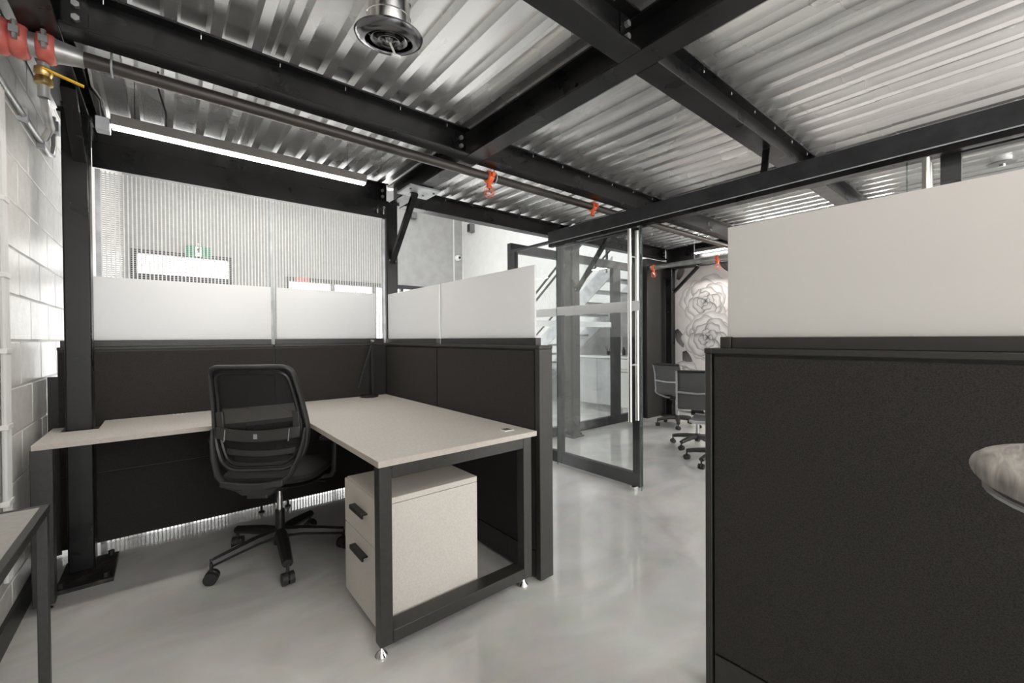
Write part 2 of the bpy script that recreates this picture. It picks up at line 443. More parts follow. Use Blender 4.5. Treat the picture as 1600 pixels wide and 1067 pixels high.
# ================================================================== STEEL
def ibeam(name, label, axis, c, a, b, z0=Z_BEAM, z1=Z_DECK - 0.002, fw=0.11, tw=0.008, tf=0.011, ends=(True, True), pins=0.0):
    mid = (a + b) / 2
    loc = (mid, c, z0) if axis == 'x' else (c, mid, z0)
    t = thing('steel_beam', label, 'beam', loc, group='black steel ceiling beams')
    def bx(w0, w1, l0, l1, za, zb):
        return box(l0, l1, c + w0, c + w1, za, zb) if axis == 'x' else box(c + w0, c + w1, l0, l1, za, zb)
    bx(-fw / 2, fw / 2, a, b, z0, z0 + tf).build('bottom_flange', 'steel', t, bev=0.002)
    bx(-fw / 2, fw / 2, a, b, z1 - tf, z1).build('top_flange', 'steel', t, bev=0.002)
    bx(-tw / 2, tw / 2, a, b, z0 + tf, z1 - tf).build('web', 'steel', t)
    for k, e in enumerate((a, b)):
        if not ends[k]: continue
        d = 1 if k == 0 else -1
        l0, l1 = sorted((e + d * 0.004, e + d * 0.075))
        tab = bx(-tw / 2 - 0.009, -tw / 2, l0, l1, z0 + tf + 0.006, z1 - tf - 0.006).build('shear_tab', 'steel', t, bev=0.001)
        for zz in (z0 + 0.052, z1 - 0.055):
            p = (e + d * 0.042, c - tw / 2 - 0.009, zz) if axis == 'x' else (c - tw / 2 - 0.009, e + d * 0.042, zz)
            q = (p[0], p[1] - 0.016, p[2]) if axis == 'x' else (p[0] - 0.016, p[1], p[2])
            MB().cyl(p, q, 0.013, 6).build('bolt', 'pipe_light', tab)
    if pins:
        pos = a + 0.12
        while pos < b - 0.1:
            p = (pos, c - fw / 2 + 0.012, z1 - tf) if axis == 'x' else (c - fw / 2 + 0.012, pos, z1 - tf)
            MB().cyl(p, (p[0], p[1], p[2] - 0.022), 0.0022, 6).build('deck_pin', 'chrome', t)
            pos += pins
    return t
XB, XC, XLB = 1.552, 3.865, -0.345
HB = 0.056
ibeam('b', 'black steel beam along the block wall above the left column and red couplings', 'y', XLB, -3.0, 3.44, ends=(0, 0), fw=0.11)
ibeam('b', 'long black main beam crossing the ceiling diagonally beside the round air diffuser', 'y', XB, -3.0, 3.5, ends=(0, 0), fw=0.118, tw=0.009)
ibeam('b', 'black main beam above the sliding glass door header', 'y', XC, -3.0, 3.5, ends=(0, 0), fw=0.118)
rows = [(2.277, 'row behind the round diffuser', 0.30), (1.045, 'row nearest the viewer', 0.30)]
names = ['left bay', 'middle bay', 'meeting room bay']
segs = [(XLB + 0.058, XB - 0.062), (XB + 0.062, XC - 0.062), (XC + 0.062, 5.86)]
txt = {(0, 0): 'black cross beam above the linear lamp, between diffuser and sprinkler pipe',
       (0, 1): 'black cross beam beside the sprinkler pipe, ending above the glass sliding door',
       (0, 2): 'black cross beam over the meeting room behind the glass door',
       (1, 0): 'black cross beam at the top edge of the photo, right of the diffuser',
       (1, 1): 'black cross beam sloping down to the header right of the picture centre',
       (1, 2): 'black cross beam over the meeting room, seen above the warm frosted screen'}
for i, (y, d, pn) in enumerate(rows):
    for j, (a, b) in enumerate(segs):
        ibeam('b', txt[(i, j)], 'x', y, a, b, pins=pn if j < 2 else 0)
ibeam('b', 'black beam above the wire mesh screen behind the cubicle', 'x', 3.50, XLB - 0.05, XB - 0.07, ends=(0, 1))
ibeam('b', 'black beam running right from the braced column towards the glass room', 'x', 3.50, XB + 0.07, XC - 0.07, pins=0.3)
ibeam('b', 'black beam over the rear glass wall of the meeting room', 'x', 3.50, XC + 0.07, 5.86)
ibeam('b', 'deep black beam above the flower mural', 'y', 5.91, -3.0, 3.5, z0=2.20, ends=(0, 0), fw=0.09)

# beam fascia plate above the mesh
tag(box(XLB + 0.03, XB - 0.095, 3.436, 3.444, 2.205, Z_BEAM).build('fascia_plate', 'steel', bev=0.001),
    'flat black fascia plate under the beam, above the wire mesh screen', 'plate')

def column(label, x0, x1, y0, y1, zt, plate=True, brace=None, bx=None):
    t = thing('steel_column', label, 'column', ((x0 + x1) / 2, (y0 + y1) / 2, 0), group='black steel columns')
    box(x0, x1, y0, y1, 0.02, zt).build('shaft', 'steel', t, bev=0.008, seg=3)
    if plate:
        cx, cy = (x0 + x1) / 2, (y0 + y1) / 2
        px0, px1, py0, py1 = (cx - 0.075, cx + 0.13, cy - 0.22, cy + 0.12) if plate == 2 else (cx - .1, cx + .1, cy - .1, cy + .1)
        box(px0, px1, py0, py1, 0, 0.02).build('base_plate', 'rust', t, bev=0.002)
        for ax, ay in ((px0 + .02, py0 + .03), (px1 - .03, py0 + .03), (px1 - .03, py1 - .03)):
            MB().cyl((ax, ay, 0.02), (ax, ay, 0.045), 0.013, 6).build('anchor_nut', 'rust', t)
    box(x0 - .012, x1 + .012, y0 - .012, y1 + .012, zt - 0.012, zt).build('cap_plate', 'steel', t)
    if brace:
        (ya, za), (yb, zb), xx, w = brace
        b = MB().bar((xx, ya, za), (xx, yb, zb), w, 0.035, up=(0, 1, 1)).build('knee_brace', 'steel', t, bev=0.002)
        MB().cyl((xx - w / 2 - .008, ya - .01, za + .02), (xx + w / 2 + .008, ya - .01, za + .02), .012, 8).build('brace_bolt', 'pipe_light', b)
        if bx:
            box(*bx).build('brace_plate', 'galv_dull', t, bev=0.002)
            for hx in (bx[0] + .03, bx[0] + .075, bx[1] - .075, bx[1] - .03):
                MB().cyl((hx, bx[2] + .06 if hx in (bx[0] + .03, bx[1] - .03) else bx[2] + .15, bx[4] - .004), (hx, bx[2] + .06 if hx in (bx[0] + .03, bx[1] - .03) else bx[2] + .15, bx[4] + .002), .009, 10).build('bolt_hole', 'black', t)
    return t
column('black square steel column standing through the desk notch by the block wall', -0.392, -0.292, 3.06, 3.16, Z_BEAM - 0.001, plate=2,
       brace=((3.10, 2.10), (2.74, 2.345), -0.325, 0.05))
column('black steel column with diagonal knee brace behind the corner of the cubicle', 1.463, 1.563, 3.455, 3.555, Z_BEAM - 0.001,
       brace=((3.47, 1.845), (3.02, 2.325), 1.513, 0.045), bx=(1.415, 1.67, 2.90, 3.135, 2.33, 2.345))
cb_ = [o for o in bpy.data.objects if 'knee brace behind the corner' in o.get('label', '')][0]
for cx in (1.37, 1.42):
    MB().cyl((cx, 3.40, 2.285), (cx, 3.435, 2.285), .013, 10).cyl((cx, 3.418, 2.27), (cx, 3.418, 2.235), .008, 8).build('beam_clamp', 'chrome', cb_)
column('black steel column with knee brace seen through the sliding glass door', 3.74, 3.88, 3.44, 3.57, Z_BEAM - 0.001,
       brace=((3.45, 1.75), (2.95, 2.335), 3.83, 0.055))
column('black steel column at the corner of the mural and the dark wall panel', 5.815, 5.915, 3.36, 3.46, 2.199,
       brace=((3.37, 1.84), (2.98, 2.19), 5.865, 0.05))

# ================================================================== MESH SCREEN
scr = thing('mesh_screen', 'pale wire mesh screen hanging behind the cubicle from the black beam', 'screen', (0.56, 3.47, 0))
MX0, MX1 = -0.285, 1.425
mb = MB(); x = MX0
while x < MX1:
    mb.box(x, x + 0.0062, 3.4655, 3.4685, 0.002, 2.20); x += 0.0195
w = mb.build('vertical_strands', 'meshv', scr, smooth=False); w['kind'] = 'stuff'
mb = MB(); z = 0.01
while z < 2.19:
    mb.box(MX0, MX1, 3.469, 3.4715, z, z + 0.0034); z += 0.0125
w = mb.build('cross_wires', 'meshm', scr, smooth=False); w['kind'] = 'stuff'
for a, b in ((MX0 - 0.022, MX0), (MX1, MX1 + 0.022)):
    box(a, b, 3.455, 3.48, 0.0, 2.204).build('edge_channel', 'galv_dull', scr, bev=0.001)

box(.592, .606, 3.461, 3.476, .002, 2.20).build('joint_strip', 'galv_dull', scr)

# ================================================================== CUBICLE PARTITIONS
def partition_x(label, x0, x1, y0, y1, seams_z):      # runs along x, front face y0
    t = thing('partition_panel', label, 'partition', ((x0 + x1) / 2, (y0 + y1) / 2, 0), group='charcoal cubicle partitions')
    box(x0, x1, y0 + .012, y1 - .012, .05, 1.145).build('frame', 'frame', t)
    zs = [.055] + seams_z + [1.138]
    for a, b in zip(zs[:-1], zs[1:]):
        box(x0 + .004, x1 - .004, y0, y0 + .012, a + .003, b - .003).build('fabric_tile', 'fabric', t, bev=.003)
        box(x0 + .004, x1 - .004, y1 - .012, y1, a + .003, b - .003).build('fabric_tile', 'fabric', t, bev=.003)
    box(x0, x1, y0 - .004, y1 + .004, 1.145, 1.163).build('top_cap', 'frame', t, bev=.003)
    box(x0 + .01, x1 - .01, (y0 + y1) / 2 - .018, (y0 + y1) / 2 + .018, 1.163, 1.2).build('screen_rail', 'legs', t, bev=.002)
    for xx in (x0 + .08, x1 - .08):
        MB().cyl((xx, (y0 + y1) / 2, 0), (xx, (y0 + y1) / 2, .05), .008, 8).lathe([(.02, 0), (.02, .008), (.012, .014)], (xx, (y0 + y1) / 2, 0), 12).build('levelling_foot', 'black', t)
    return t
def partition_y(label, x0, x1, y0, y1, seams_y, kick=.145, rail=True, endpost=True):
    t = thing('partition_panel', label, 'partition', ((x0 + x1) / 2, (y0 + y1) / 2, 0), group='charcoal cubicle partitions')
    box(x0 + .012, x1 - .012, y0, y1, .012, 1.142).build('frame', 'frame', t)
    ys = [y0 + (.034 if endpost else 0)] + seams_y + [y1]
    for a, b in zip(ys[:-1], ys[1:]):
        for f0, f1 in ((x0, x0 + .012), (x1 - .012, x1)):
            box(f0, f1, a + .004, b - .004, kick + .004, 1.134).build('fabric_tile', 'fabric', t, bev=.003)
            box(f0 + .002, f1 - .002, a + .004, b - .004, .014, kick - .004).build('kick_plate', 'frame', t, bev=.002)
    box(x0 - .004, x1 + .004, y0 - .004, y1, 1.142, 1.160).build('top_cap', 'frame', t, bev=.003)
    if endpost: box(x0 - .002, x1 + .002, y0 - .003, y0 + .03, .012, 1.142).build('end_post', 'frame', t, bev=.003)
    if rail: box((x0 + x1) / 2 - .018, (x0 + x1) / 2 + .018, y0 + .05, y1 - .01, 1.160, 1.197).build('screen_rail', 'legs', t, bev=.002)
    return t
YB0, YB1 = 3.335, 3.415
tag(box(XL + .002, -.457, 3.40, 3.415, .01, 1.0).build('light_block_strip', 'frame', bev=.002), 'narrow black strip added to block hall light between block wall and back partition', 'light blocker')  # added strip that stops hall light leaking past the partition end
partition_x('charcoal fabric partition behind the left desk return and column', -0.455, 0.585, YB0, YB1, [.45])
partition_x('charcoal fabric partition behind the desk lamp in the cubicle corner', 0.589, 1.40, YB0, YB1, [.45])
PX0, PX1 = 1.402, 1.485
partition_y('charcoal fabric partition with end post on the right side of the desk', PX0, PX1, 1.505, 2.505, [])
partition_y('charcoal fabric partition on the right side, in the corner by the braced column', PX0, PX1, 2.509, 3.415, [], endpost=False)
partition_y('large charcoal fabric partition filling the right foreground', PX0, PX1, -1.6, 0.665, [], rail=False)
# foreground panel has its post at the far end
fgp = [o for o in bpy.data.objects if o.get('label') == 'large charcoal fabric partition filling the right foreground'][0]
box(PX0 - .002, PX1 + .002, .668, .69, .012, 1.142).build('end_post', 'frame', fgp, bev=.003)
box(PX0 - .004, PX1 + .004, .665, .692, 1.142, 1.160).build('top_cap_end', 'frame', fgp, bev=.003)
box(PX0 + .02, PX0 + .062, -1.55, .612, 1.160, 1.195).build('screen_rail', 'frame', fgp, bev=.002)
box(PX0 + .016, PX0 + .066, .614, .648, 1.160, 1.197).build('rail_end_block', 'frame', fgp, bev=.002)

def screen(label, b, m):
    o = box(*b).build('frosted_screen', m, bev=.0015)
    return tag(o, label, 'glass screen', 'frosted privacy screens')
yc = (YB0 + YB1) / 2
screen('wide frosted glass screen on the partition beside the left column', (-.33, .578, yc - .005, yc + .005, 1.2, 1.565), 'frost_back')
screen('frosted glass screen behind the desk lamp, left of the cubicle corner', (.612, 1.325, yc - .005, yc + .005, 1.2, 1.565), 'frost_back')
xc = (PX0 + PX1) / 2
screen('frosted glass screen right of the cubicle corner, below the braced column', (xc - .005, xc + .005, 2.535, 3.385, 1.197, 1.565), 'frost_back')
screen('frosted glass screen nearest the glass sliding door', (xc - .005, xc + .005, 1.575, 2.505, 1.197, 1.565), 'frost_back')
screen('large warm white frosted screen on the right foreground partition', (PX0 + .034, PX0 + .046, -1.55, .630, 1.195, 1.556), 'frost_fg')

# ================================================================== DESK
dk = thing('l_shaped_desk', 'l shaped desk with pale taupe top and black frame legs in the cubicle', 'desk', (0.6, 2.4, 0))
ZT, ZU = .745, .721
m_ = box(.603, 1.392, 1.518, 3.328, ZU, ZT).build('main_top', 'laminate', dk, bev=.0015)
poly = [(-.455, 2.735), (.601, 2.735), (.601, 3.328), (-.27, 3.328), (-.27, 3.04), (-.41, 3.04), (-.41, 3.20), (-.455, 3.20)]
MB().prism(poly, 'z', ZU, ZT).build('return_top', 'laminate', dk, bev=.0015, smooth=False)
# edge bands
box(.6022, 1.3928, 1.5165, 1.518, ZU + .0005, ZT - .0005).build('edge_band', 'lam_edge', dk)
box(.6012, .603, 1.518, 2.735, ZU + .0005, ZT - .0005).build('edge_band', 'lam_edge', dk)
box(-.455, .6012, 2.7335, 2.735, ZU + .0005, ZT - .0005).build('edge_band', 'lam_edge', dk)
# end frame: closed rectangle of square tube
lf = box(.606, .656, 1.522, 1.572, .045, ZU).build('leg', 'legs', dk, bev=.003)
box(1.312, 1.362, 1.522, 1.572, .045, ZU).build('leg', 'legs', dk, bev=.003)
box(.656, 1.312, 1.522, 1.572, ZU - .05, ZU).build('top_bar', 'legs', dk, bev=.003)
box(.656, 1.312, 1.522, 1.60, .045, .095).build('bottom_bar', 'legs', dk, bev=.003)
for fx in (.618, 1.325):
    MB().lathe([(.022, 0), (.024, .006), (.021, .012), (.012, .022), (.009, .03), (.006, .045)], (fx, 1.547, 0), 16).build('levelling_foot', 'chrome', dk)
lg = MB().box(-.462, -.392, 2.745, 2.80, .03, ZU).build('gable_leg', 'legs', dk, bev=.003)
MB().lathe([(.022, 0), (.024, .006), (.012, .018), (.006, .03)], (-.425, 2.772, 0), 16).build('levelling_foot', 'chrome', dk)
box(-.40, 1.30, 3.24, 3.28, ZU - .05, ZU).build('under_rail', 'legs', dk)
for (x0, y0, rx, ry) in ((.03, 3.275, .07, .025), (1.265, 1.60, .055, .05)):
    p = box(x0, x0 + rx, y0, y0 + ry, ZT, ZT + .004).build('power_port', 'white', dk, bev=.001)
    for k in range(3):
        if rx > ry * 1.5: box(x0 + .008 + k * .022, x0 + .02 + k * .022, y0 + .007, y0 + ry - .007, ZT + .004, ZT + .0055).build('outlet', 'portgrey', p)
        else: box(x0 + .008 + k * .014, x0 + .018 + k * .014, y0 + .006, y0 + ry - .006, ZT + .004, ZT + .0055).build('outlet', 'portgrey', p)

# mobile pedestal
pd = thing('mobile_pedestal', 'pale taupe two drawer pedestal with black handles under the desk', 'cabinet', (.865, 1.81, 0))
px0, px1, py0, py1, pz0, pz1 = .635, 1.105, 1.612, 2.005, .05, .562
box(px0 + .02, px1, py0, py1, pz0, pz1 - .026).build('body', 'lam_ped', pd, bev=.0015)
box(px0 + .012, px1, py0, py1, pz1 - .024, pz1).build('top_panel', 'lam_ped', pd, bev=.0015)
for za, zb, hz in ((.365, pz1 - .004, .475), (pz0, .361, .30)):
    d = box(px0, px0 + .018, py0 + .002, py1 - .002, za, zb).build('drawer', 'lam_ped', pd, bev=.0015)
    MB().box(px0 - .026, px0, 1.72, 1.87, hz, hz + .006).box(px0 - .026, px0 - .018, 1.72, 1.87, hz - .012, hz).build('handle', 'black', d, bev=.001)
for cx, cy in ((px0 + .06, py0 + .05), (px0 + .06, py1 - .05), (px1 - .06, py0 + .05), (px1 - .06, py1 - .05)):
    MB().cyl((cx - .009, cy, .021), (cx + .009, cy, .021), .021, 14).box(cx - .012, cx + .012, cy - .012, cy + .012, .03, .05).build('caster', 'rubber', pd)

# desk lamp folded in the corner
dl = thing('desk_lamp', 'slim black folding desk lamp with round base in the desk corner', 'lamp', (1.225, 3.255, ZT + .001))
MB().lathe([(.066, 0), (.068, .004), (.068, .012), (.063, .016)], (1.225, 3.255, ZT + .001), 36).build('base', 'black', dl)
MB().bar((1.258, 3.27, ZT + .016), (1.262, 3.285, ZT + .43), .022, .012, up=(0, 1, 0)).build('stem', 'black', dl, bev=.002)
MB().bar((1.262, 3.27, ZT + .435), (1.13, 3.22, ZT + .085), .017, .011, up=(0, 1, 0)).build('lamp_head', 'black', dl, bev=.002)
MB().cyl((1.262, 3.262, ZT + .435), (1.262, 3.296, ZT + .435), .009, 12).build('hinge', 'chrome', dl)

# ================================================================== TASK CHAIR
def star_base(t, mleg, legr=.30, rot=0.0, hubz=.13, cast=.028):
    MB().cyl((0, 0, .075), (0, 0, .16), .034, 20, .028).build('hub', mleg, t, bev=.002)
    for k in range(5):
        a = rot + k * 2 * math.pi / 5
        ca, sa = math.cos(a), math.sin(a)
        pts = [(ca * r, sa * r, z) for r, z in ((.02, hubz), (.12, hubz - .004), (.22, hubz - .018), (legr, hubz - .034))]
        l = MB().tube(pts, [.034, .031, .028, .025], 8, flat=.85).build('base_leg', mleg, t)
        cx, cy = ca * legr, sa * legr
        b2 = a + 1.0 + 0.7 * k
        ux, uy = math.cos(b2), math.sin(b2)
        cs = MB()
        for sgn in (-1, 1):
            o0, o1 = sgn * .004, sgn * .027
            cs.cyl((cx + ux * o0, cy + uy * o0, cast), (cx + ux * o1, cy + uy * o1, cast), cast, 18)
        cs.cyl((cx, cy, cast), (cx, cy, hubz - .034), .008, 8)
        cw = cs.build('caster', 'rubber', l)
        MB().tube([(cx + ux * .0 - uy * .026 * math.cos(q), cy + uy * .0 + ux * .026 * math.cos(q), cast + .030 * math.sin(q)) for q in [j * math.pi / 8 for j in range(9)]], .006, 6).build('caster_hood', 'black', cw)

def rounded(pts, r, n=5):
    out = []; k = len(pts)
    for i in range(k):
        p0, p1, p2 = Vector(pts[i - 1]), Vector(pts[i]), Vector(pts[(i + 1) % k])
        rr = r[i] if isinstance(r, (list, tuple)) else r
        a = p1 + (p0 - p1).normalized() * rr; b = p1 + (p2 - p1).normalized() * rr
        for j in range(n + 1):
            t = j / n
            out.append((a * (1 - t) ** 2 + p1 * 2 * t * (1 - t) + b * t * t))
    return out

CH = thing('task_chair', 'black mesh back office task chair on casters pulled up to the desk', 'chair', (.48, 2.62, 0), R(-36), local=True)
star_base(CH, 'black', .325, R(36) + R(193), .135, .030)
MB().cyl((0, 0, .15), (0, 0, .26), .024, 18).build('cylinder_sleeve', 'black', CH)
MB().cyl((0, 0, .26), (0, 0, .40), .014, 18).build('gas_lift', 'chrome', CH)
MB().box(-.075, .075, -.11, .10, .395, .435).build('tilt_mechanism', 'black', CH, bev=.012)
MB().tube([(.07, .02, .41), (.2, .03, .405), (.235, .03, .40)], .006, 8).build('tilt_lever', 'black', CH)
# seat cushion
def seat_fn(hx, hy, z0, dome):
    def fn(u, v):
        a = 2 * math.pi * u
        return a
    return fn
def cushion(hx, hy, cy, z0, z1, p=4.0, n=40):
    mb = MB(); prof = [(0.86, z0), (0.97, z0 + .012), (1.0, z0 + (z1 - z0) * .5), (.975, z1 - .014), (.88, z1 - .003), (.6, z1), (.3, z1 - .003), (.02, z1 - .004)]
    for s_, z in prof:
        for j in range(n):
            q = 2 * math.pi * j / n; c_, d_ = math.cos(q), math.sin(q)
            e = (abs(c_) ** p + abs(d_) ** p) ** (-1 / p)
            y = d_ * e * hy * s_
            mb.v.append((c_ * e * hx * s_, cy + y, z - .02 * max(0, (y / hy)) ** 3))
    for i in range(len(prof) - 1):
        for j in range(n):
            j2 = (j + 1) % n
            mb.f.append((i * n + j, i * n + j2, (i + 1) * n + j2, (i + 1) * n + j))
    mb.f.append(tuple(reversed(range(n)))); mb.f.append(tuple((len(prof) - 1) * n + j for j in range(n)))
    return mb
cushion(.245, .235, .04, .45, .51).build('seat', 'seatfab', CH)
cushion(.235, .225, .04, .432, .452).build('seat_pan', 'black', CH)
# back frame: lies in a leaning, curved surface y = yb(z, x)
def yb(x, z):
    t = (z - .45) / .62
    return -.205 - .035 * math.sin(min(max(t, 0), 1) * math.pi * .9) * -1.0 - .14 * max(t - .30, 0) ** 1.3 - .02 + .55 * x * x
def B(x, z, d=0.0): return Vector((x, yb(x, z) - d, z))
out2 = [(-.212, .62), (-.232, .74), (-.190, 1.068), (.195, 1.068), (.232, .74), (.212, .62), (.16, .545), (-.16, .545)]
outl = rounded([(x, z, 0) for x, z in out2], [.05, .05, .05, .05, .05, .05, .06, .06], 5)
def densify(pts, step=.03):
    o = []
    for i in range(len(pts)):
        a, b = pts[i], pts[(i + 1) % len(pts)]
        n = max(1, int((b - a).length / step))
        for j in range(n): o.append(a.lerp(b, j / n))
    return o
outl = densify(outl)
bf = MB().tube([B(p.x, p.y) for p in outl], .0105, 8, closed=True, flat=1.7, up=(0, 1, 0)).build('back_frame', 'chairgrey', CH)
inn = densify(rounded([(x * .88, .78 + (z - .78) * .90, 0) for x, z in out2], .05, 5))
MB().tube([B(p.x, p.y, -.004) for p in inn], .010, 8, closed=True, flat=1.6, up=(0, 1, 0)).build('inner_rim', 'black', CH)
cx_, cz_ = 0.0, .78
mb = MB(); n = len(outl); K = 6
for k in range(K + 1):
    s_ = k / K
    for p in outl:
        x, z = cx_ + (p.x - cx_) * s_ * .98, cz_ + (p.y - cz_) * s_ * .98
        mb.v.append(tuple(B(x, z, -.006)))
for k in range(K):
    for j in range(n):
        j2 = (j + 1) % n
        mb.f.append((k * n + j, k * n + j2, (k + 1) * n + j2, (k + 1) * n + j))
mb.build('back_mesh', 'chairmesh', CH)
# lumbar bar
def strip(fn, n=16, w=.05, th=.012):
    mb = MB()
    for i in range(n + 1):
        p = fn(i / n)
        mb.v += [(p[0], p[1] - th, p[2] - w / 2), (p[0], p[1], p[2] - w / 2), (p[0], p[1], p[2] + w / 2), (p[0], p[1] - th, p[2] + w / 2)]
    for i in range(n):
        a = i * 4; b = a + 4
        for j in range(4): mb.f.append((a + j, a + (j + 1) % 4, b + (j + 1) % 4, b + j))
    mb.f += [(3, 2, 1, 0), tuple(n * 4 + j for j in range(4))]
    return mb
lum = strip(lambda t: tuple(B(-.205 + .41 * t, .735 - .018 * math.sin(math.pi * t), .022)), w=.058).build('lumbar_support', 'chairgrey', CH, bev=.004)
for sx in (-.155, .155):
    p = B(sx, .722, .036)
    MB().bar((p.x - .003, p.y, p.z - .032), (p.x + .003, p.y, p.z + .030), .004, .003, up=(0, 1, 0)).build('trim_line', 'silver', lum)
p = B(0, .718, .036); MB().box(-.009, .009, p.y - .002, p.y + .001, p.z - .012, p.z + .012).build('badge', 'silver', lum)
for sx in (-1, 1):
    MB().bar(tuple(B(sx * .185, .70, .012)), tuple(B(sx * .185, .84, .008)), .035, .016, up=(0, 1, 0)).build('lumbar_clip', 'chairgrey', lum, bev=.004)
# Y-shaped rear carrier
for sx in (-1, 1):
    pts = [B(sx * .226, .752, .026), B(sx * .222, .69, .040), B(sx * .205, .61, .052), B(sx * .172, .53, .056), B(sx * .125, .485, .05), Vector((sx * .08, -.262, .472)), Vector((sx * .045, -.16, .43))]
    MB().tube(pts, [.010, .015, .018, .020, .022, .022, .02], 10, flat=.65).build('back_carrier', 'chairgrey', CH)
strip(lambda t: (-.15 + .30 * t, -.272 + .5 * (-.15 + .30 * t) ** 2, .498 - .012 * math.sin(math.pi * t)), w=.032, th=.022).build('carrier_bridge', 'chairgrey', CH, bev=.006)
MB().add([(-.125, -.268, .485), (.125, -.268, .485), (.07, -.235, .425), (-.07, -.235, .425), (-.125, -.252, .485), (.125, -.252, .485), (.07, -.215, .425), (-.07, -.215, .425)],
         [(0, 3, 2, 1), (4, 5, 6, 7), (0, 1, 5, 4), (1, 2, 6, 5), (2, 3, 7, 6), (3, 0, 4, 7)]).build('carrier_plate', 'chairgrey', CH, bev=.004)
MB().box(-.05, .05, -.23, -.08, .405, .430).build('carrier_neck', 'chairgrey', CH, bev=.006)
for zz in (.635, .575):
    strip(lambda t: tuple(B(-.17 + .34 * t, zz - .012 * math.sin(math.pi * t), -.004)), w=.03, th=.008).build('lower_rib', 'chairgrey', CH, bev=.002)
for sx in (-1, 1):
    a = MB().tube([(sx * .06, .02, .42), (sx * .2, .03, .425), (sx * .268, .03, .435), (sx * .282, .03, .46), (sx * .29, .03, .655)], .0095, 8, flat=1.6).build('arm_post', 'black', CH)
    MB().box(sx * .288 - .04, sx * .288 + .04, -.09, .15, .655, .682).build('arm_pad', 'black', a, bev=.01, seg=3)

# ================================================================== LEFT FOREGROUND TABLE
tb = thing('console_table', 'slim dark framed table with grey top in the left foreground', 'table', (-.375, 1.1, 0))
tx0, tx1, ty0, ty1 = -.488, -.268, -.4, 1.828
box(tx0 + .018, tx1 - .018, ty0 + .018, ty1 - .018, .705, .719).build('top_panel', 'tablegrey', tb)
for b in ((tx0, tx1, ty1 - .018, ty1), (tx0, tx1, ty0, ty0 + .018), (tx0, tx0 + .018, ty0 + .018, ty1 - .018), (tx1 - .018, tx1, ty0 + .018, ty1 - .018)):
    box(*b, .695, .72).build('edge_rail', 'legs', tb, bev=.002)
for a, b in ((tx0 + .002, ty1 - .026), (tx1 - .026, ty1 - .026), (tx0 + .002, ty0 + .002), (tx1 - .026, ty0 + .002)):
    box(a, a + .024, b, b + .024, 0, .695).build('leg', 'legs', tb, bev=.002)

# ================================================================== ROUND TABLE in the right foreground
BX, BY, SR, BZ = .98, -.18, .24, 1.02
st = thing('bar_table', 'grey wood grained round table top cut off by the right photo edge', 'table', (BX, BY, 0))
mb = MB(); n = 56
prof = [(.02, .0), (.5, .0), (.80, .0), (.90, -.001), (.96, -.004), (.99, -.010), (1.0, -.018), (.99, -.026), (.965, -.034), (.92, -.040), (.8, -.044), (.02, -.044)]
for s_, z in prof:
    for j in range(n):
        q = 2 * math.pi * j / n
        mb.v.append((BX + SR * s_ * math.cos(q), BY + SR * s_ * math.sin(q), BZ + z))
for i in range(len(prof) - 1):
    for j in range(n):
        j2 = (j + 1) % n; mb.f.append((i * n + j2, i * n + j, (i + 1) * n + j, (i + 1) * n + j2))
mb.f.append(tuple(range(n))); mb.f.append(tuple(reversed([(len(prof) - 1) * n + j for j in range(n)])))
mb.build('table_top', 'greywood', st)
MB().tube([(BX + SR * .93 * math.cos(2 * math.pi * j / 48), BY + SR * .93 * math.sin(2 * math.pi * j / 48), BZ - .047) for j in range(48)], .004, 6, closed=True).build('rim', 'silver', st)
MB().cyl((BX, BY, .02), (BX, BY, BZ - .044), .028, 20).build('column', 'legs', st)
MB().lathe([(.20, 0), (.20, .008), (.16, .016), (.04, .022)], (BX, BY, 0), 36).build('base', 'legs', st)

# ================================================================== LAMPS
def linear_lamp(label, axis, c, a, b, z, m='lamp', cords=(), h=.06):
    t = thing('linear_lamp', label, 'lamp', ((a + b) / 2, c, z) if axis == 'x' else (c, (a + b) / 2, z), group='linear ceiling lamps')
    def bx(w0, w1, l0, l1, z0, z1): return box(l0, l1, c + w0, c + w1, z0, z1) if axis == 'x' else box(c + w0, c + w1, l0, l1, z0, z1)
    bx(-.03, .03, a, b, z + .012, z + h).build('housing', 'housing', t, bev=.002)
    bx(-.02, .02, a + .004, b - .004, z + .003, z + .012).build('diffuser', m, t, bev=.003)
    for p in cords:
        q = (p, c, z + h) if axis == 'x' else (c, p, z + h)
        MB().cyl(q, (q[0], q[1], Z_DECK + .002), .0016, 6).build('suspension_cable', 'black', t)
    return t
linear_lamp('glowing linear lamp hanging above the desk in front of the mesh screen', 'x', 2.72, -.184, 1.012, 2.188, cords=(-.1, .9))
linear_lamp('linear lamp glowing along the beam above the flower mural', 'y', 5.80, .9, 3.0, 2.36, m='lamp_room', cords=(1.1, 2.8))
linear_lamp('added linear fill lamp over the aisle behind the viewer', 'x', -.35, .15, 1.35, 2.30, cords=(.25, 1.25))  # unseen lamp added behind the camera to light the foreground
linear_lamp('added linear fill lamp in the meeting room, out of view', 'y', 4.6, -2.4, -.9, 2.36, m='lamp_room', cords=(-2.2, -1.1))  # added outside the view to brighten the meeting room
lmp = [o for o in bpy.data.objects if o.get('label', '').startswith('glowing linear lamp')][0]
box(-.235, -.186, 2.69, 2.75, 2.165, 2.225).build('junction_box', 'galv_dull', lmp, bev=.003)
MB().tube([(-.21, 2.72, 2.225), (-.215, 2.72, 2.30), (-.25, 2.73, 2.36), (-.27, 2.75, Z_DECK)], .011, 10).build('flexible_conduit', 'chrome', lmp)
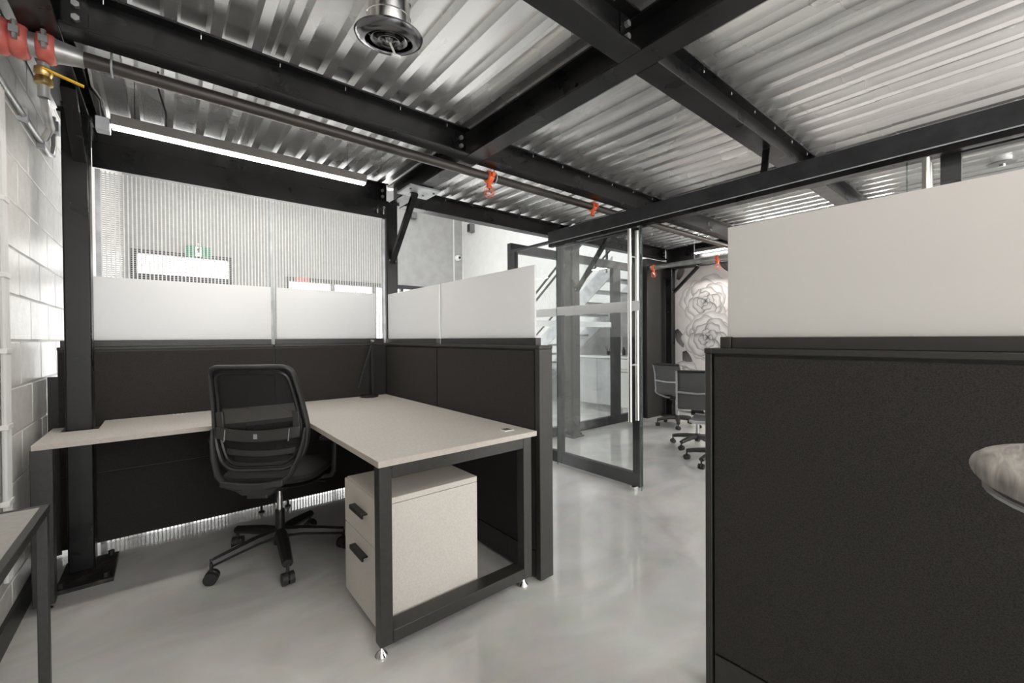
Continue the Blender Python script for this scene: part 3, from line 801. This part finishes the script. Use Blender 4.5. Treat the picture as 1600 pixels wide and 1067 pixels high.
# power cord of the desk lamp fixture
tag(MB().tube([(.02, 2.72, 2.25), (.015, 2.715, 2.33), (-.01, 2.70, 2.42), (-.012, 2.70, Z_DECK)], .004, 6).build('power_cord', 'black'),
    'short black power cord dropping from the deck to the linear lamp', 'cord')
for i, (lx, ly) in enumerate(((1.2, 5.2), (3.6, 5.2), (1.2, 7.6), (3.6, 7.6))):  # unseen lamps added overhead to light the hall
    t = thing('added_hall_lamp', ['added hall fill lamp near the mesh screen', 'added hall fill lamp near the stair', 'added hall fill lamp in front of the exit door', 'added hall fill lamp in front of the far window'][i], 'lamp', (lx, ly, 4.9), group='added hall lamps')
    box(lx - .62, lx + .62, ly - .12, ly + .12, 4.92, 4.98).build('housing', 'white', t, bev=.004)
    for dx in (-.5, .5): MB().cyl((lx + dx, ly, 4.98), (lx + dx, ly, 5.2), .004, 6).build('chain', 'chrome', t)
    area_light('added_hall_light', (lx, ly, 4.91), 1.2, .22, LAMP_HALL_ADDED, (0.96, 0.98, 1.0))

# ================================================================== PIPES
pp = thing('sprinkler_pipe', 'dark iron sprinkler pipe running under the deck across the picture', 'pipe', (1.6, 2.37, 2.31))
MB().cyl((-.27, 2.37, 2.31), (5.82, 2.37, 2.31), .0285, 20).build('pipe_run', 'pipe', pp)
MB().lathe([(.030, -.36), (.050, -.345), (.050, -.325), (.042, -.30), (.034, -.25), (.034, -.235)], (0, 2.37, 2.31), 20, 'x').build('reducer', 'pipe_light', pp)
MB().tube([(-.34, 2.37, 2.31), (-.44, 2.37, 2.31), (-.475, 2.36, 2.31), (-.485, 2.33, 2.31), (-.485, 1.2, 2.31)], .042, 16).build('riser_elbow', 'pipe_light', pp)
for xx, rr in ((-.335, .052), (-.405, .058), (-.45, .06)):
    c = MB().lathe([(rr * .85, xx - .026), (rr, xx - .02), (rr * 1.08, xx - .008), (rr * 1.08, xx + .008), (rr, xx + .02), (rr * .85, xx + .026)], (0, 2.37, 2.31), 20, 'x').build('coupling', 'redpaint', pp)
    for s_ in (-1, 1):
        MB().box(xx - .012, xx + .012, 2.37 + s_ * (rr + .012) - .014, 2.37 + s_ * (rr + .012) + .014, 2.298, 2.322).cyl((xx, 2.37 + s_ * (rr + .014), 2.28), (xx, 2.37 + s_ * (rr + .014), 2.345), .008, 6).build('clamp_bolt', 'pipe_light', c)
# hanger straps
for hx in (-.155, 1.79):
    h = MB().cyl((hx, 2.37, 2.345), (hx, 2.37, Z_DECK + .01), .005, 8)
    h.tube([(hx, 2.37 + .036 * math.cos(q), 2.31 + .036 * math.sin(q)) for q in [2 * math.pi * j / 20 for j in range(20)]], .004, 6, closed=True)
    h.build('pipe_hanger', 'galv_dull', pp)
# valve below the coupling
vv = thing('drain_valve', 'brass drain valve with yellow lever below the red couplings', 'valve', (-.345, 2.37, 2.17))
MB().cyl((-.345, 2.37, 2.25), (-.345, 2.37, 2.12), .017, 12).build('drop_pipe', 'pipe_light', vv)
MB().lathe([(.017, 2.165), (.026, 2.172), (.026, 2.19), (.02, 2.2), (.026, 2.21), (.026, 2.228), (.017, 2.235)], (-.345, 2.37, 0), 12).build('valve_body', 'brass', vv)
MB().bar((-.345, 2.345, 2.222), (-.235, 2.36, 2.198), .018, .006).build('lever', 'yellow', vv, bev=.002)
MB().tube([(-.345, 2.37, 2.12), (-.345, 2.40, 2.09), (-.36, 2.6, 2.09), (-.40, 2.75, 2.09)], .013, 10).build('drain_line', 'pipe_light', vv)

def sprinkler(par, ax, label, x, y, z, cage=True):
    a0 = x if ax == 'x' else y
    t = MB().lathe([(.034, a0 - .022), (.042, a0 - .016), (.042, a0 + .016), (.034, a0 + .022)], (0, y, z) if ax == 'x' else (x, 0, z), 18, ax).build('sprinkler_head', 'orange', par)
    t['label'] = label
    MB().cyl((x, y, z - .03), (x, y, z - .075), .017, 10).build('outlet', 'orange', t)
    MB().box(x - .012, x + .012, y - .06, y - .035, z - .01, z + .02).build('lug', 'orange', t, bev=.003)
    if cage:
        c = MB(); zc = z - .075
        for k in range(8):
            a = k * math.pi / 4; ca, sa = math.cos(a), math.sin(a)
            c.tube([(x + ca * .016, y + sa * .016, zc + .012), (x + ca * .033, y + sa * .033, zc), (x + ca * .036, y + sa * .036, zc - .045), (x + ca * .022, y + sa * .022, zc - .062)], .0016, 5)
        for rr, dz in ((.036, -.03), (.022, -.062)):
            c.tube([(x + rr * math.cos(q), y + rr * math.sin(q), zc + dz) for q in [2 * math.pi * j / 16 for j in range(16)]], .0016, 5, closed=True)
        c.build('guard_cage', 'orange', t)
        MB().lathe([(.006, zc - .03), (.02, zc - .034), (.02, zc - .037), (.004, zc - .04)], (x, y, 0), 14).cyl((x, y, zc), (x, y, zc - .035), .006, 8).build('deflector', 'chrome', t)
    return t
sprinkler(pp, 'x', 'orange sprinkler head in wire cage under the main beam', 1.745, 2.37, 2.31)
sprinkler(pp, 'x', 'orange sprinkler clamp just before the glass door header', 2.84, 2.37, 2.31, cage=False)
bp = thing('branch_pipe', 'grey branch pipe with orange sprinkler heads by the flower mural', 'pipe', (5.5, 2.0, 2.20))
MB().cyl((5.5, .6, 2.20), (5.5, 3.50, 2.20), .034, 16).build('pipe_run', 'pipe_light', bp)
for hy in (1.2, 2.85):
    MB().cyl((5.5, hy, 2.23), (5.5, hy, Z_DECK), .005, 8).build('pipe_hanger', 'galv_dull', bp)
sprinkler(bp, 'y', 'orange sprinkler head above the dark panel', 5.5, 3.46, 2.20)
sprinkler(bp, 'y', 'orange sprinkler head in cage beside the frosted screen', 5.5, 2.54, 2.20)

# wall conduits, boxes at the upper left
cd = thing('wall_conduit', 'white conduit strapped along the block wall at upper left', 'conduit', (-.49, 2.8, 2.2))
MB().tube([(-.488, .6, 2.20), (-.488, 3.45, 2.235), (-.488, 3.56, 2.26), (-.488, 3.60, 2.33), (-.488, 3.60, 2.50)], .012, 10).build('conduit_run', 'pipe_light', cd)
MB().box(-.504, -.46, 3.54, 3.62, 2.40, 2.46).build('junction_box', 'galv_dull', cd, bev=.003)
for y in (2.9, 3.25): MB().box(-.504, -.474, y, y + .02, 2.20, 2.26).build('strap', 'galv_dull', cd)
vc = thing('cable_riser', 'off white vertical cable riser strapped to the block wall at the left edge', 'conduit', (-.49, 2.58, 0))
for k in range(3):
    MB().tube([(-.492, 2.545 + k * .022, .25), (-.490, 2.548 + k * .022 + .004 * k, 1.2), (-.492, 2.545 + k * .022, 2.2)], .009, 8).build('cable', 'wallwhite', vc)
for z in (.55, .85, 1.15, 1.45, 1.75): MB().box(-.504, -.478, 2.53, 2.605, z, z + .02).build('strap', 'white', vc, bev=.002)
ob = box(-.504, -.485, 3.0, 3.08, .25, .37).build('wall_outlet', 'white', bev=.004)
tag(ob, 'white wall outlet low on the block wall beneath the desk return', 'outlet')

# ================================================================== ROUND DIFFUSER
dx, dy, dz0 = .592, 1.362, 2.19
DK = .909
df = thing('round_diffuser', 'round chrome air diffuser with elbow duct under the metal deck', 'diffuser', (dx, dy, dz0))
df.rotation_euler = Matrix.Rotation(R(9), 3, Vector((dy, -dx, 0)).normalized()).to_euler()
def dl_(prof): return [(r * DK, dz0 + h) for r, h in prof]
MB().lathe(dl_([(.080, .006), (.086, .0), (.100, .002), (.116, .010), (.121, .020), (.117, .026), (.095, .034), (.078, .046)]), (dx, dy, 0), 56, cap=False).build('outer_cone', 'diffuser', df, solid=.002)
for r0, r1, z in ((.052, .066, .006), (.026, .040, .004)):
    MB().lathe(dl_([(r0 - .004, z + .024), (r0, z + .012), (r1, z)]), (dx, dy, 0), 44, cap=False).build('ring', 'diffuser', df, solid=.002)
MB().lathe(dl_([(.002, .003), (.012, .004), (.016, .010), (.012, .02)]), (dx, dy, 0), 24).build('centre_cone', 'diffuser', df)
MB().bar((dx + .003, dy, dz0 + .001), (dx + .045, dy + .05, dz0 - .008), .006, .003).box(dx + .032, dx + .062, dy + .045, dy + .058, dz0 - .012, dz0 - .004).build('adjuster_tab', 'white', df)
box(dx - .065, dx + .065, dy - .004, dy + .004, dz0 + .028, dz0 + .036).build('damper_bar', 'black', df)
MB().cyl((dx, dy, dz0 + .044), (dx, dy, dz0 + .075), .070, 36).build('collar', 'duct', df)
MB().tube([(dx, dy, dz0 + .075), (dx, dy, dz0 + .15), (dx - .012, dy - .004, dz0 + .19), (dx - .05, dy - .012, dz0 + .222), (dx - .10, dy - .02, dz0 + .232)], .0685, 36).build('elbow', 'duct', df)
for z in (.076, .12):
    MB().lathe([(.068, dz0 + z - .004), (.0715, dz0 + z), (.068, dz0 + z + .004)], (dx, dy, 0), 36, cap=False).build('seam_band', 'duct', df)
MB().tube([(dx - .10, dy - .02, dz0 + .232), (dx - .55, dy - .09, dz0 + .232)], .0675, 32).build('duct_run', 'duct', df)

# ================================================================== GLASS MEETING ROOM
XG = 2.90
hd = thing('door_header', 'long dark header box of the glass sliding doors', 'door header', (XG, .9, 2.08))
box(XG - .105, XG + .05, -1.6, 2.87, 2.075, 2.185).build('header_box', 'aluframe', hd, bev=.002)
MB().bar((XG - .02, 1.03, 2.348), (XG - .06, 1.03, 2.18), .04, .012, up=(1, 0, 0)).build('hanger_bracket', 'steel', hd)
box(XG - .10, XG - .052, -1.6, 2.87, 2.045, 2.075).build('track', 'steel', hd)
box(XG - .107, XG - .105, -1.6, 2.87, 2.073, 2.079).build('trim_line', 'galv_dull', hd)
def glass_bay(label, y0, y1, posts, rail_top=2.074):
    t = thing('glass_wall_panel', label, 'glass wall', (XG + .02, (y0 + y1) / 2, 0), group='fixed glass wall panels')
    box(XG, XG + .05, y0, y1, 0.0, .105).build('bottom_rail', 'aluframe', t, bev=.002)
    box(XG, XG + .05, y0, y1, rail_top - .022, rail_top).build('top_rail', 'aluframe', t, bev=.002)
    for a, b in posts: box(XG, XG + .05, a, b, .105, rail_top - .022).build('post', 'aluframe', t, bev=.002)
    box(XG + .02, XG + .03, y0 + .02, y1 - .02, .105, rail_top - .022).build('pane', 'glass', t)
    box(XG + .0305, XG + .0315, y0 + .02, y1 - .02, 1.40, 1.478).build('frosted_band', 'band', t)
    return t
glass_bay('fixed glass panel beside the sliding door, nearest the frosted screens', 2.81, 3.60, [(2.81, 2.87), (3.49, 3.60)], rail_top=2.14)
glass_bay('fixed glass panel behind the sliding door with dark end post', 1.955, 2.805, [(1.955, 2.02)])
glass_bay('fixed glass panel right of the opening, seen above the warm frosted screen', -1.5, .275, [(.205, .275)])
def slide_door(label, y0, y1, hy):
    t = thing('sliding_glass_door', label, 'glass door', (XG - .03, (y0 + y1) / 2, 0), group='sliding glass doors')
    box(XG - .081, XG - .069, y0, y1, .012, 2.043).build('pane', 'glass', t)
    for a, b in ((y0, y0 + .004), (y1 - .004, y1)): box(XG - .0812, XG - .0688, a, b, .0125, 2.043).build('glass_edge', 'glass_edge', t)
    box(XG - .0825, XG - .0815, y0 + .01, y1 - .01, 1.40, 1.478).build('frosted_band', 'band', t)
    for s_ in (-1, 1):
        xx = XG - .075 + s_ * .048
        h = MB().cyl((xx, hy, .54), (xx, hy, 2.03), .0145, 16).build('handle_bar', 'satin', t)
    for zz in (.98, 1.82):
        MB().cyl((XG - .123, hy, zz), (XG - .027, hy, zz), .008, 10).build('handle_bolt', 'chrome', t)
    box(XG - .10, XG - .05, hy - .02, hy + .02, 0.0, .03).build('floor_guide', 'chrome', t, bev=.002)
    return t
slide_door('clear sliding glass door with tall steel pull bars left of the opening', 1.885, 2.79, 1.955)
slide_door('clear sliding glass door right of the opening, above the warm frosted screen', -.52, .385, .31)
# rear glass wall of the room, along x
rg = thing('rear_glass_wall', 'dark framed glass wall at the back of the meeting room', 'glass wall', (4.2, 3.64, 0))
RX0, RX1, RY = 2.95, 5.45, 3.615
box(RX0, RX1, RY, RY + .06, 0, .11).build('bottom_rail', 'aluframe', rg, bev=.002)
box(RX0, RX1, RY, RY + .06, 2.14, 2.24).build('top_rail', 'aluframe', rg, bev=.002)
px = [(RX0, RX0 + .05), (3.93, 4.04), (4.76, 4.92), (5.17, 5.23), (5.38, 5.45)]
for a, b in px: box(a, b, RY, RY + .06, .11, 2.14).build('mullion', 'aluframe', rg, bev=.002)
for (a, b), (c, d) in zip(px[:-1], px[1:]): box(b, c, RY + .025, RY + .035, .11, 2.14).build('pane', 'glass', rg)
for (a, b), (c, d) in zip(px[:2], px[1:3]): box(b, c, RY + .036, RY + .037, 1.33, 1.40).build('frosted_band', 'band', rg)
struct('wall_room', box(5.455, 5.99, 3.54, 3.68, 0, 2.34), 'darkpanel', bev=.002)

# mural
mu = thing('flower_mural', 'black and white mural of large peony flowers on the meeting room wall', 'mural', (5.985, 1.2, 0))
box(5.972, 5.998, -2.0, 3.535, .0, 2.50).build('mural_paper', 'muralbase', mu)
random.seed(4)
ink = MB(); ink.c = []
layer = [0]
def petal(cy, cz, ang, L, W, d0, d1, ed=.38):
    layer[0] += 1
    xx = 5.9715 - layer[0] * 2.0e-5
    n, k = 14, 5; b = len(ink.v)
    ca, sa = math.cos(ang), math.sin(ang)
    ph = random.random() * 6
    for j in range(k + 1):
        t = j / k
        for i in range(n + 1):
            u = i / n * 2 - 1
            ww = W * (math.sin(math.pi * (.12 + .62 * t)) ** .8)
            ll = L * t * (1 - .22 * u * u * t) * (1 + .05 * math.sin(5 * u + ph) * t)
            a_, b_ = ll, ww * u
            ink.v.append((xx, cy + ca * a_ - sa * b_, cz + sa * a_ + ca * b_))
            sh = d0 + (d1 - d0) * (t ** .7) + .10 * math.sin(9 * u + ph) * (1 - t) * .6
            edge = max(abs(u) ** 6, t ** 12)
            sh = sh * (1 - ed * edge) * (1 - .18 * abs(u) ** 3)
            sh = max(.03, min(.86, sh))
            ink.c.append((sh, sh * .965, sh * .95))
    for j in range(k):
        for i in range(n):
            q = b + j * (n + 1) + i
            ink.f.append((q, q + n + 1, q + n + 2, q + 1))
def flower(cy, cz, Rr):
    for ring, (cnt, l, w, off) in enumerate(((6, 1.0, .62, .05), (6, .78, .50, .04), (5, .56, .36, .03), (4, .36, .22, .02), (4, .2, .10, .0))):
        for k in range(cnt):
            a = 2 * math.pi * k / cnt + ring * .4 + random.uniform(-.15, .15)
            petal(cy + off * Rr * math.cos(a), cz + off * Rr * math.sin(a), a, Rr * l * random.uniform(.88, 1.1), Rr * w * random.uniform(.9, 1.15), .78 - .22 * ring, .92 - .03 * ring, .42 + .12 * ring)
def leaf(cy, cz, a, L):
    petal(cy, cz, a, L, L * .24, .03, .30)
for cy, cz, a, L in ((3.3, 1.72, 2.4, .25), (3.38, 1.30, -2.0, .28), (3.25, .98, -1.9, .30), (2.85, .80, 2.2, .2), (3.35, 2.05, 2.0, .22), (2.5, 1.0, -1.2, .3), (2.6, 2.1, 1.0, .25)):
    leaf(cy, cz, a, L)
for cy, cz, rr in ((2.93, 1.70, .36), (2.90, 1.18, .36), (2.2, 1.75, .40), (2.2, 1.0, .42), (1.6, 1.4, .45), (1.0, 1.9, .4), (.9, 1.0, .45), (.2, 1.5, .45), (3.3, .5, .33), (2.6, .45, .36)):
    flower(cy, cz, rr)
ink.build('printed_flowers', 'ink', mu, smooth=False)

# meeting chairs
def meeting_chair(label, loc, rz, rb=.3):
    t = thing('meeting_chair', label, 'chair', loc, rz, group='grey mesh meeting chairs', local=True)
    star_base(t, 'chairgrey', .29, rb, .125, .026)
    MB().cyl((0, 0, .13), (0, 0, .40), .022, 14).build('gas_lift', 'silver', t)
    MB().box(-.07, .07, -.10, .10, .385, .42).build('tilt_mechanism', 'black', t, bev=.01)
    prof = [(.23, .455), (.18, .445), (0, .45), (-.12, .455), (-.19, .475), (-.235, .55), (-.245, .65), (-.25, .75), (-.275, .85), (-.30, .905)]
    def sm(k):
        k *= len(prof) - 1; i = min(int(k), len(prof) - 2); f_ = k - i
        return (prof[i][0] * (1 - f_) + prof[i + 1][0] * f_, prof[i][1] * (1 - f_) + prof[i + 1][1] * f_)
    MB().grid(lambda u, v: ((u - .5) * .43, sm(v)[0] + .03 * (u * 2 - 1) ** 2 * (v > .5), sm(v)[1]), 8, 30).build('sling', 'greymesh', t, solid=.004)
    for s_ in (-1, 1):
        MB().tube([(s_ * .222, sm(k / 24)[0] + (.03 if k > 12 else 0), sm(k / 24)[1]) for k in range(25)], .012, 8, flat=1.3).build('side_frame', 'silver', t)
        MB().tube([(s_ * .04, 0, .40), (s_ * .15, -.06, .41), (s_ * .215, -.15, .455)], .014, 8).build('seat_strut', 'silver', t)
    MB().tube([(-.21, -.285, .905), (0, -.31, .91), (.21, -.285, .905)], .017, 8).build('head_rail', 'black', t)
    MB().tube([(-.22, -.222, .665), (0, -.27, .655), (.22, -.222, .665)], .013, 8).build('back_brace', 'silver', t)
    t.scale = (.92, .92, .92)
    return t
meeting_chair('grey mesh meeting chair with silver brace, its back to the viewer', (4.46, 2.28, 0), R(-62))
meeting_chair('grey mesh meeting chair furthest back, beside the dark wall panel', (5.30, 2.98, 0), R(-95))
meeting_chair('meeting chair mostly hidden behind the foreground partition, only its base showing', (4.0, 1.86, 0), R(20), R(85))
mt = thing('meeting_table', 'white meeting table mostly hidden behind the foreground partition', 'table', (5.2, .6, 0))
box(4.85, 5.5, -.6, 1.7, .71, .74).build('table_top', 'white', mt, bev=.004)
for a in (-.3, 1.2):
    MB().box(5.08, 5.28, a, a + .2, .02, .71).build('pedestal', 'legs', mt, bev=.004)
    MB().box(4.95, 5.4, a - .05, a + .25, 0, .02).build('foot_plate', 'legs', mt, bev=.003)
# smoke detector under the deck in the room
sd = thing('smoke_detector', 'round grey smoke detector under the meeting room ceiling at right edge', 'detector', (4.81, .135, 2.44))
MB().lathe([(.02, 2.455), (.072, 2.46), (.078, 2.468), (.05, 2.476)], (4.81, .135, 0), 28).build('dish', 'speaker', sd)
MB().lathe([(.05, 2.476), (.052, 2.48), (.052, 2.511), (.04, 2.512)], (4.81, .135, 0), 24).build('housing', 'white', sd)
MB().lathe([(.012, 2.436), (.02, 2.44), (.022, 2.456)], (4.81, .135, 0), 16).build('sensor', 'chrome', sd)

# ================================================================== STAIR behind the glass
sr = thing('steel_stair', 'galvanised steel stair with mesh railing rising behind the glass room', 'stair', (5.3, 5.3, 0))
SL = .765
def zs(y): return 1.155 + SL * (5.374 - y)
def zline(dzv, x0, x1, ya, yb_, hgt, m, nm, par):
    poly = [(ya, zs(ya) + dzv), (yb_, zs(yb_) + dzv), (yb_, zs(yb_) + dzv - hgt), (ya, zs(ya) + dzv - hgt)]
    return MB().prism(poly, 'x', x0, x1).build(nm, m, par, smooth=False)
yt, ybm = 3.80, 6.58
for x0 in (4.98, 5.90): zline(0, x0, x0 + .012, yt, ybm, .27, 'galv_dull', 'stringer', sr)
nst = 13
for k in range(nst):
    y = ybm - .1 - k * (ybm - yt - .15) / (nst - 1)
    box(4.995, 5.898, y - .13, y + .12, zs(y) - .10, zs(y) - .07).build('tread', 'galv_dull', sr)
for dzv in (.85, .72, .12):
    MB().tube([(4.985, ybm, zs(ybm) + dzv), (4.985, yt, zs(yt) + dzv)], .019 if dzv != .12 else .014, 10).build('rail', 'aluframe', sr)
for k in range(4):
    y = yt + .1 + k * (ybm - yt - .2) / 3
    MB().cyl((4.985, y, zs(y) - .15), (4.985, y, zs(y) + .85), .019, 10).build('post', 'aluframe', sr)
mb = MB(); y = yt
while y < ybm - .02:
    y1 = min(y + .25, ybm)
    mb.bar((4.985, y, zs(y) + .12), (4.985, y1, zs(y1) + .72), .003, .003, up=(1, 0, 0))
    mb.bar((4.985, y, zs(y) + .72), (4.985, min(y + .25, ybm), zs(y1) + .12), .003, .003, up=(1, 0, 0)); y += .06
w = mb.build('wire_infill', 'galv_dull', sr, smooth=False); w['kind'] = 'stuff'
struct('wall_understair', MB().prism([(3.72, 0), (6.3, 0), (6.3, zs(6.3) - .32), (3.72, zs(3.72) - .32)], 'x', 5.915, 5.99), 'concrete', smooth=False)

# kitchenette below the stair
kx0, kx1 = 5.40, 5.90
def cab(label, y0, y1, doors):
    t = thing('base_cabinet', label, 'cabinet', (5.65, (y0 + y1) / 2, 0), group='kitchen base cabinets')
    box(kx0 + .02, kx1, y0, y1, .12, .86).build('body', 'cabinet', t)
    box(kx0 + .07, kx1, y0, y1, 0, .12).build('plinth', 'concrete', t)
    w_ = (y1 - y0) / doors
    for k in range(doors):
        box(kx0, kx0 + .019, y0 + k * w_ + .003, y0 + (k + 1) * w_ - .003, .12, .855).build('door', 'cabinet', t, bev=.001)
cab('pale grey kitchen cabinet below the tap behind the glass', 3.98, 4.43, 1)
cab('pale grey kitchen cabinet furthest left behind the glass', 4.43, 5.0, 1)
tag(box(kx0 - .015, kx1, 3.70, 5.01, .862, .90).build('worktop', 'worktop', bev=.003), 'white worktop of the small kitchen under the stair', 'worktop')
dw = thing('dishwasher', 'white dishwasher at the right end of the small kitchen', 'appliance', (5.65, 3.84, 0))
box(kx0 + .02, kx1, 3.71, 3.97, .10, .858).build('body', 'white', dw)
box(kx0 + .05, kx1, 3.71, 3.97, 0, .10).build('plinth', 'white', dw)
dd = box(kx0 - .005, kx0 + .02, 3.712, 3.968, .12, .70).build('door', 'white', dw, bev=.003)
box(kx0 - .002, kx0 + .02, 3.712, 3.968, .71, .856).build('control_panel', 'white', dw, bev=.003)
MB().tube([(kx0 - .005, 3.73, .66), (kx0 - .04, 3.74, .66), (kx0 - .04, 3.94, .66), (kx0 - .005, 3.95, .66)], .009, 8).build('handle', 'pipe_light', dd)
tp = thing('kitchen_tap', 'white gooseneck tap on the kitchen worktop', 'tap', (5.78, 4.22, .9))
MB().lathe([(.028, .9), (.028, .94), (.018, .95)], (5.78, 4.22, 0), 16).build('base', 'chrome', tp)
MB().tube([(5.78, 4.22, .95), (5.78, 4.22, 1.16)] + [(5.78, 4.22 + .05 - .05 * math.cos(q), 1.16 + .05 * math.sin(q)) for q in [math.pi * j / 8 for j in range(1, 9)]] + [(5.78, 4.32, 1.10)], .012, 10).build('spout', 'white', tp)
MB().bar((5.78, 4.20, .96), (5.78, 4.16, .985), .012, .012).build('lever', 'chrome', tp)
tag(MB().lathe([(.002, .9), (.028, .9), (.028, .99), (.012, 1.0), (.012, 1.02), (.006, 1.03)], (5.70, 4.13, 0), 16).build('soap_bottle', 'black'), 'small dark soap bottle right of the tap', 'bottle')
ut = thing('utensil_pot', 'dark cup with leaning utensils left of the tap', 'utensils', (5.72, 4.45, .9))
MB().lathe([(.03, .9), (.033, .96), (.030, .962)], (5.72, 4.45, 0), 16).build('cup', 'black', ut)
for k, a in enumerate((-.3, .2, .45)): MB().cyl((5.72, 4.45, .905), (5.72, 4.45 + a * .15, 1.04), .004, 6).build('utensil', 'black', ut)

# ================================================================== HALL DETAILS
ex = thing('exit_sign', 'green running man exit sign above the far door', 'exit sign', (.49, Y_FAR - .06, 2.83))
sx0, sx1, sz0, sz1, sy = .29, .64, 2.645, 2.835, Y_FAR - .10
box(sx0, sx1, sy, sy + .06, sz0, sz1).build('sign_box', 'exitgreen', ex, bev=.004)
box(.424, .512, sy - .002, sy, sz0 + .012, sz1 - .012).build('pictogram_field', 'exitwhite', ex)
pm = MB(); cxm, czm = .467, (sz0 + sz1) / 2
def pq(pts):
    pm.prism([(cxm + a, czm + b) for a, b in pts], 'y', sy - .004, sy - .002)
pq([(.012 + .013 * math.cos(q), .058 + .013 * math.sin(q)) for q in [2 * math.pi * j / 10 for j in range(10)]])
pq([(-.012, .04), (.014, .045), (.012, .0), (-.008, -.005)])
pq([(-.012, .04), (-.036, .022), (-.032, .012), (-.008, .026)])
pq([(.012, .036), (.036, .02), (.033, .01), (.010, .024)])
pq([(-.008, .0), (.004, -.003), (-.012, -.03), (-.038, -.042), (-.042, -.032), (-.02, -.024)])
pq([(.0, .0), (.013, .0), (.03, -.028), (.026, -.07), (.014, -.07), (.016, -.032)])
pm.build('running_figure', 'exitdark', ex, smooth=False)
MB().cyl((.465, Y_FAR - .07, sz1), (.465, Y_FAR - .07, sz1 + .05), .012, 8).build('mount', 'white', ex)
sgn = box(2.02, 2.26, Y_FAR - .05, Y_FAR - .021, 2.355, 2.43).build('window_sign', 'redpaint', bev=.003)
tag(sgn, 'small red sign on the frame of the far window', 'sign')
for x_, y_, z_, lab in ((5.93, 8.83, 3.93, 'grey wall speaker near the far corner of the hall'), (4.57, Y_FAR - .07, 4.12, 'grey wall speaker beside the braced column top')):
    s_ = thing('wall_speaker', lab, 'speaker', (x_, y_, z_), group='grey wall speakers')
    box(x_ - .07, x_ + .07, y_ - .07, y_ + .07, z_ - .10, z_ + .10).build('cabinet', 'speaker', s_, bev=.006)
    box(x_ - .072, x_ - .07, y_ - .055, y_ + .055, z_ - .085, z_ + .085).build('grille', 'black', s_)
sc = thing('security_camera', 'small white security camera on the corner of the far wall', 'camera', (5.82, Y_FAR - .06, 3.24))
MB().lathe([(.075, 0), (.075, -.05), (.06, -.09), (.03, -.11)], (5.82, Y_FAR, 3.24), 20, 'y').build('dome', 'white', sc)
MB().lathe([(.034, -.10), (.034, -.118), (.02, -.122)], (5.82, Y_FAR, 3.24), 16, 'y').build('lens', 'black', sc)
for i, x_ in enumerate((5.70, 5.97)):
    tag(box(x_, x_ + .02, Y_FAR - .02, Y_FAR, 1.2, 5.1).build('wall_conduit', 'wallwhite'), ['thin painted conduit above the security camera', 'thin painted conduit in the far corner of the hall'][i], 'conduit')
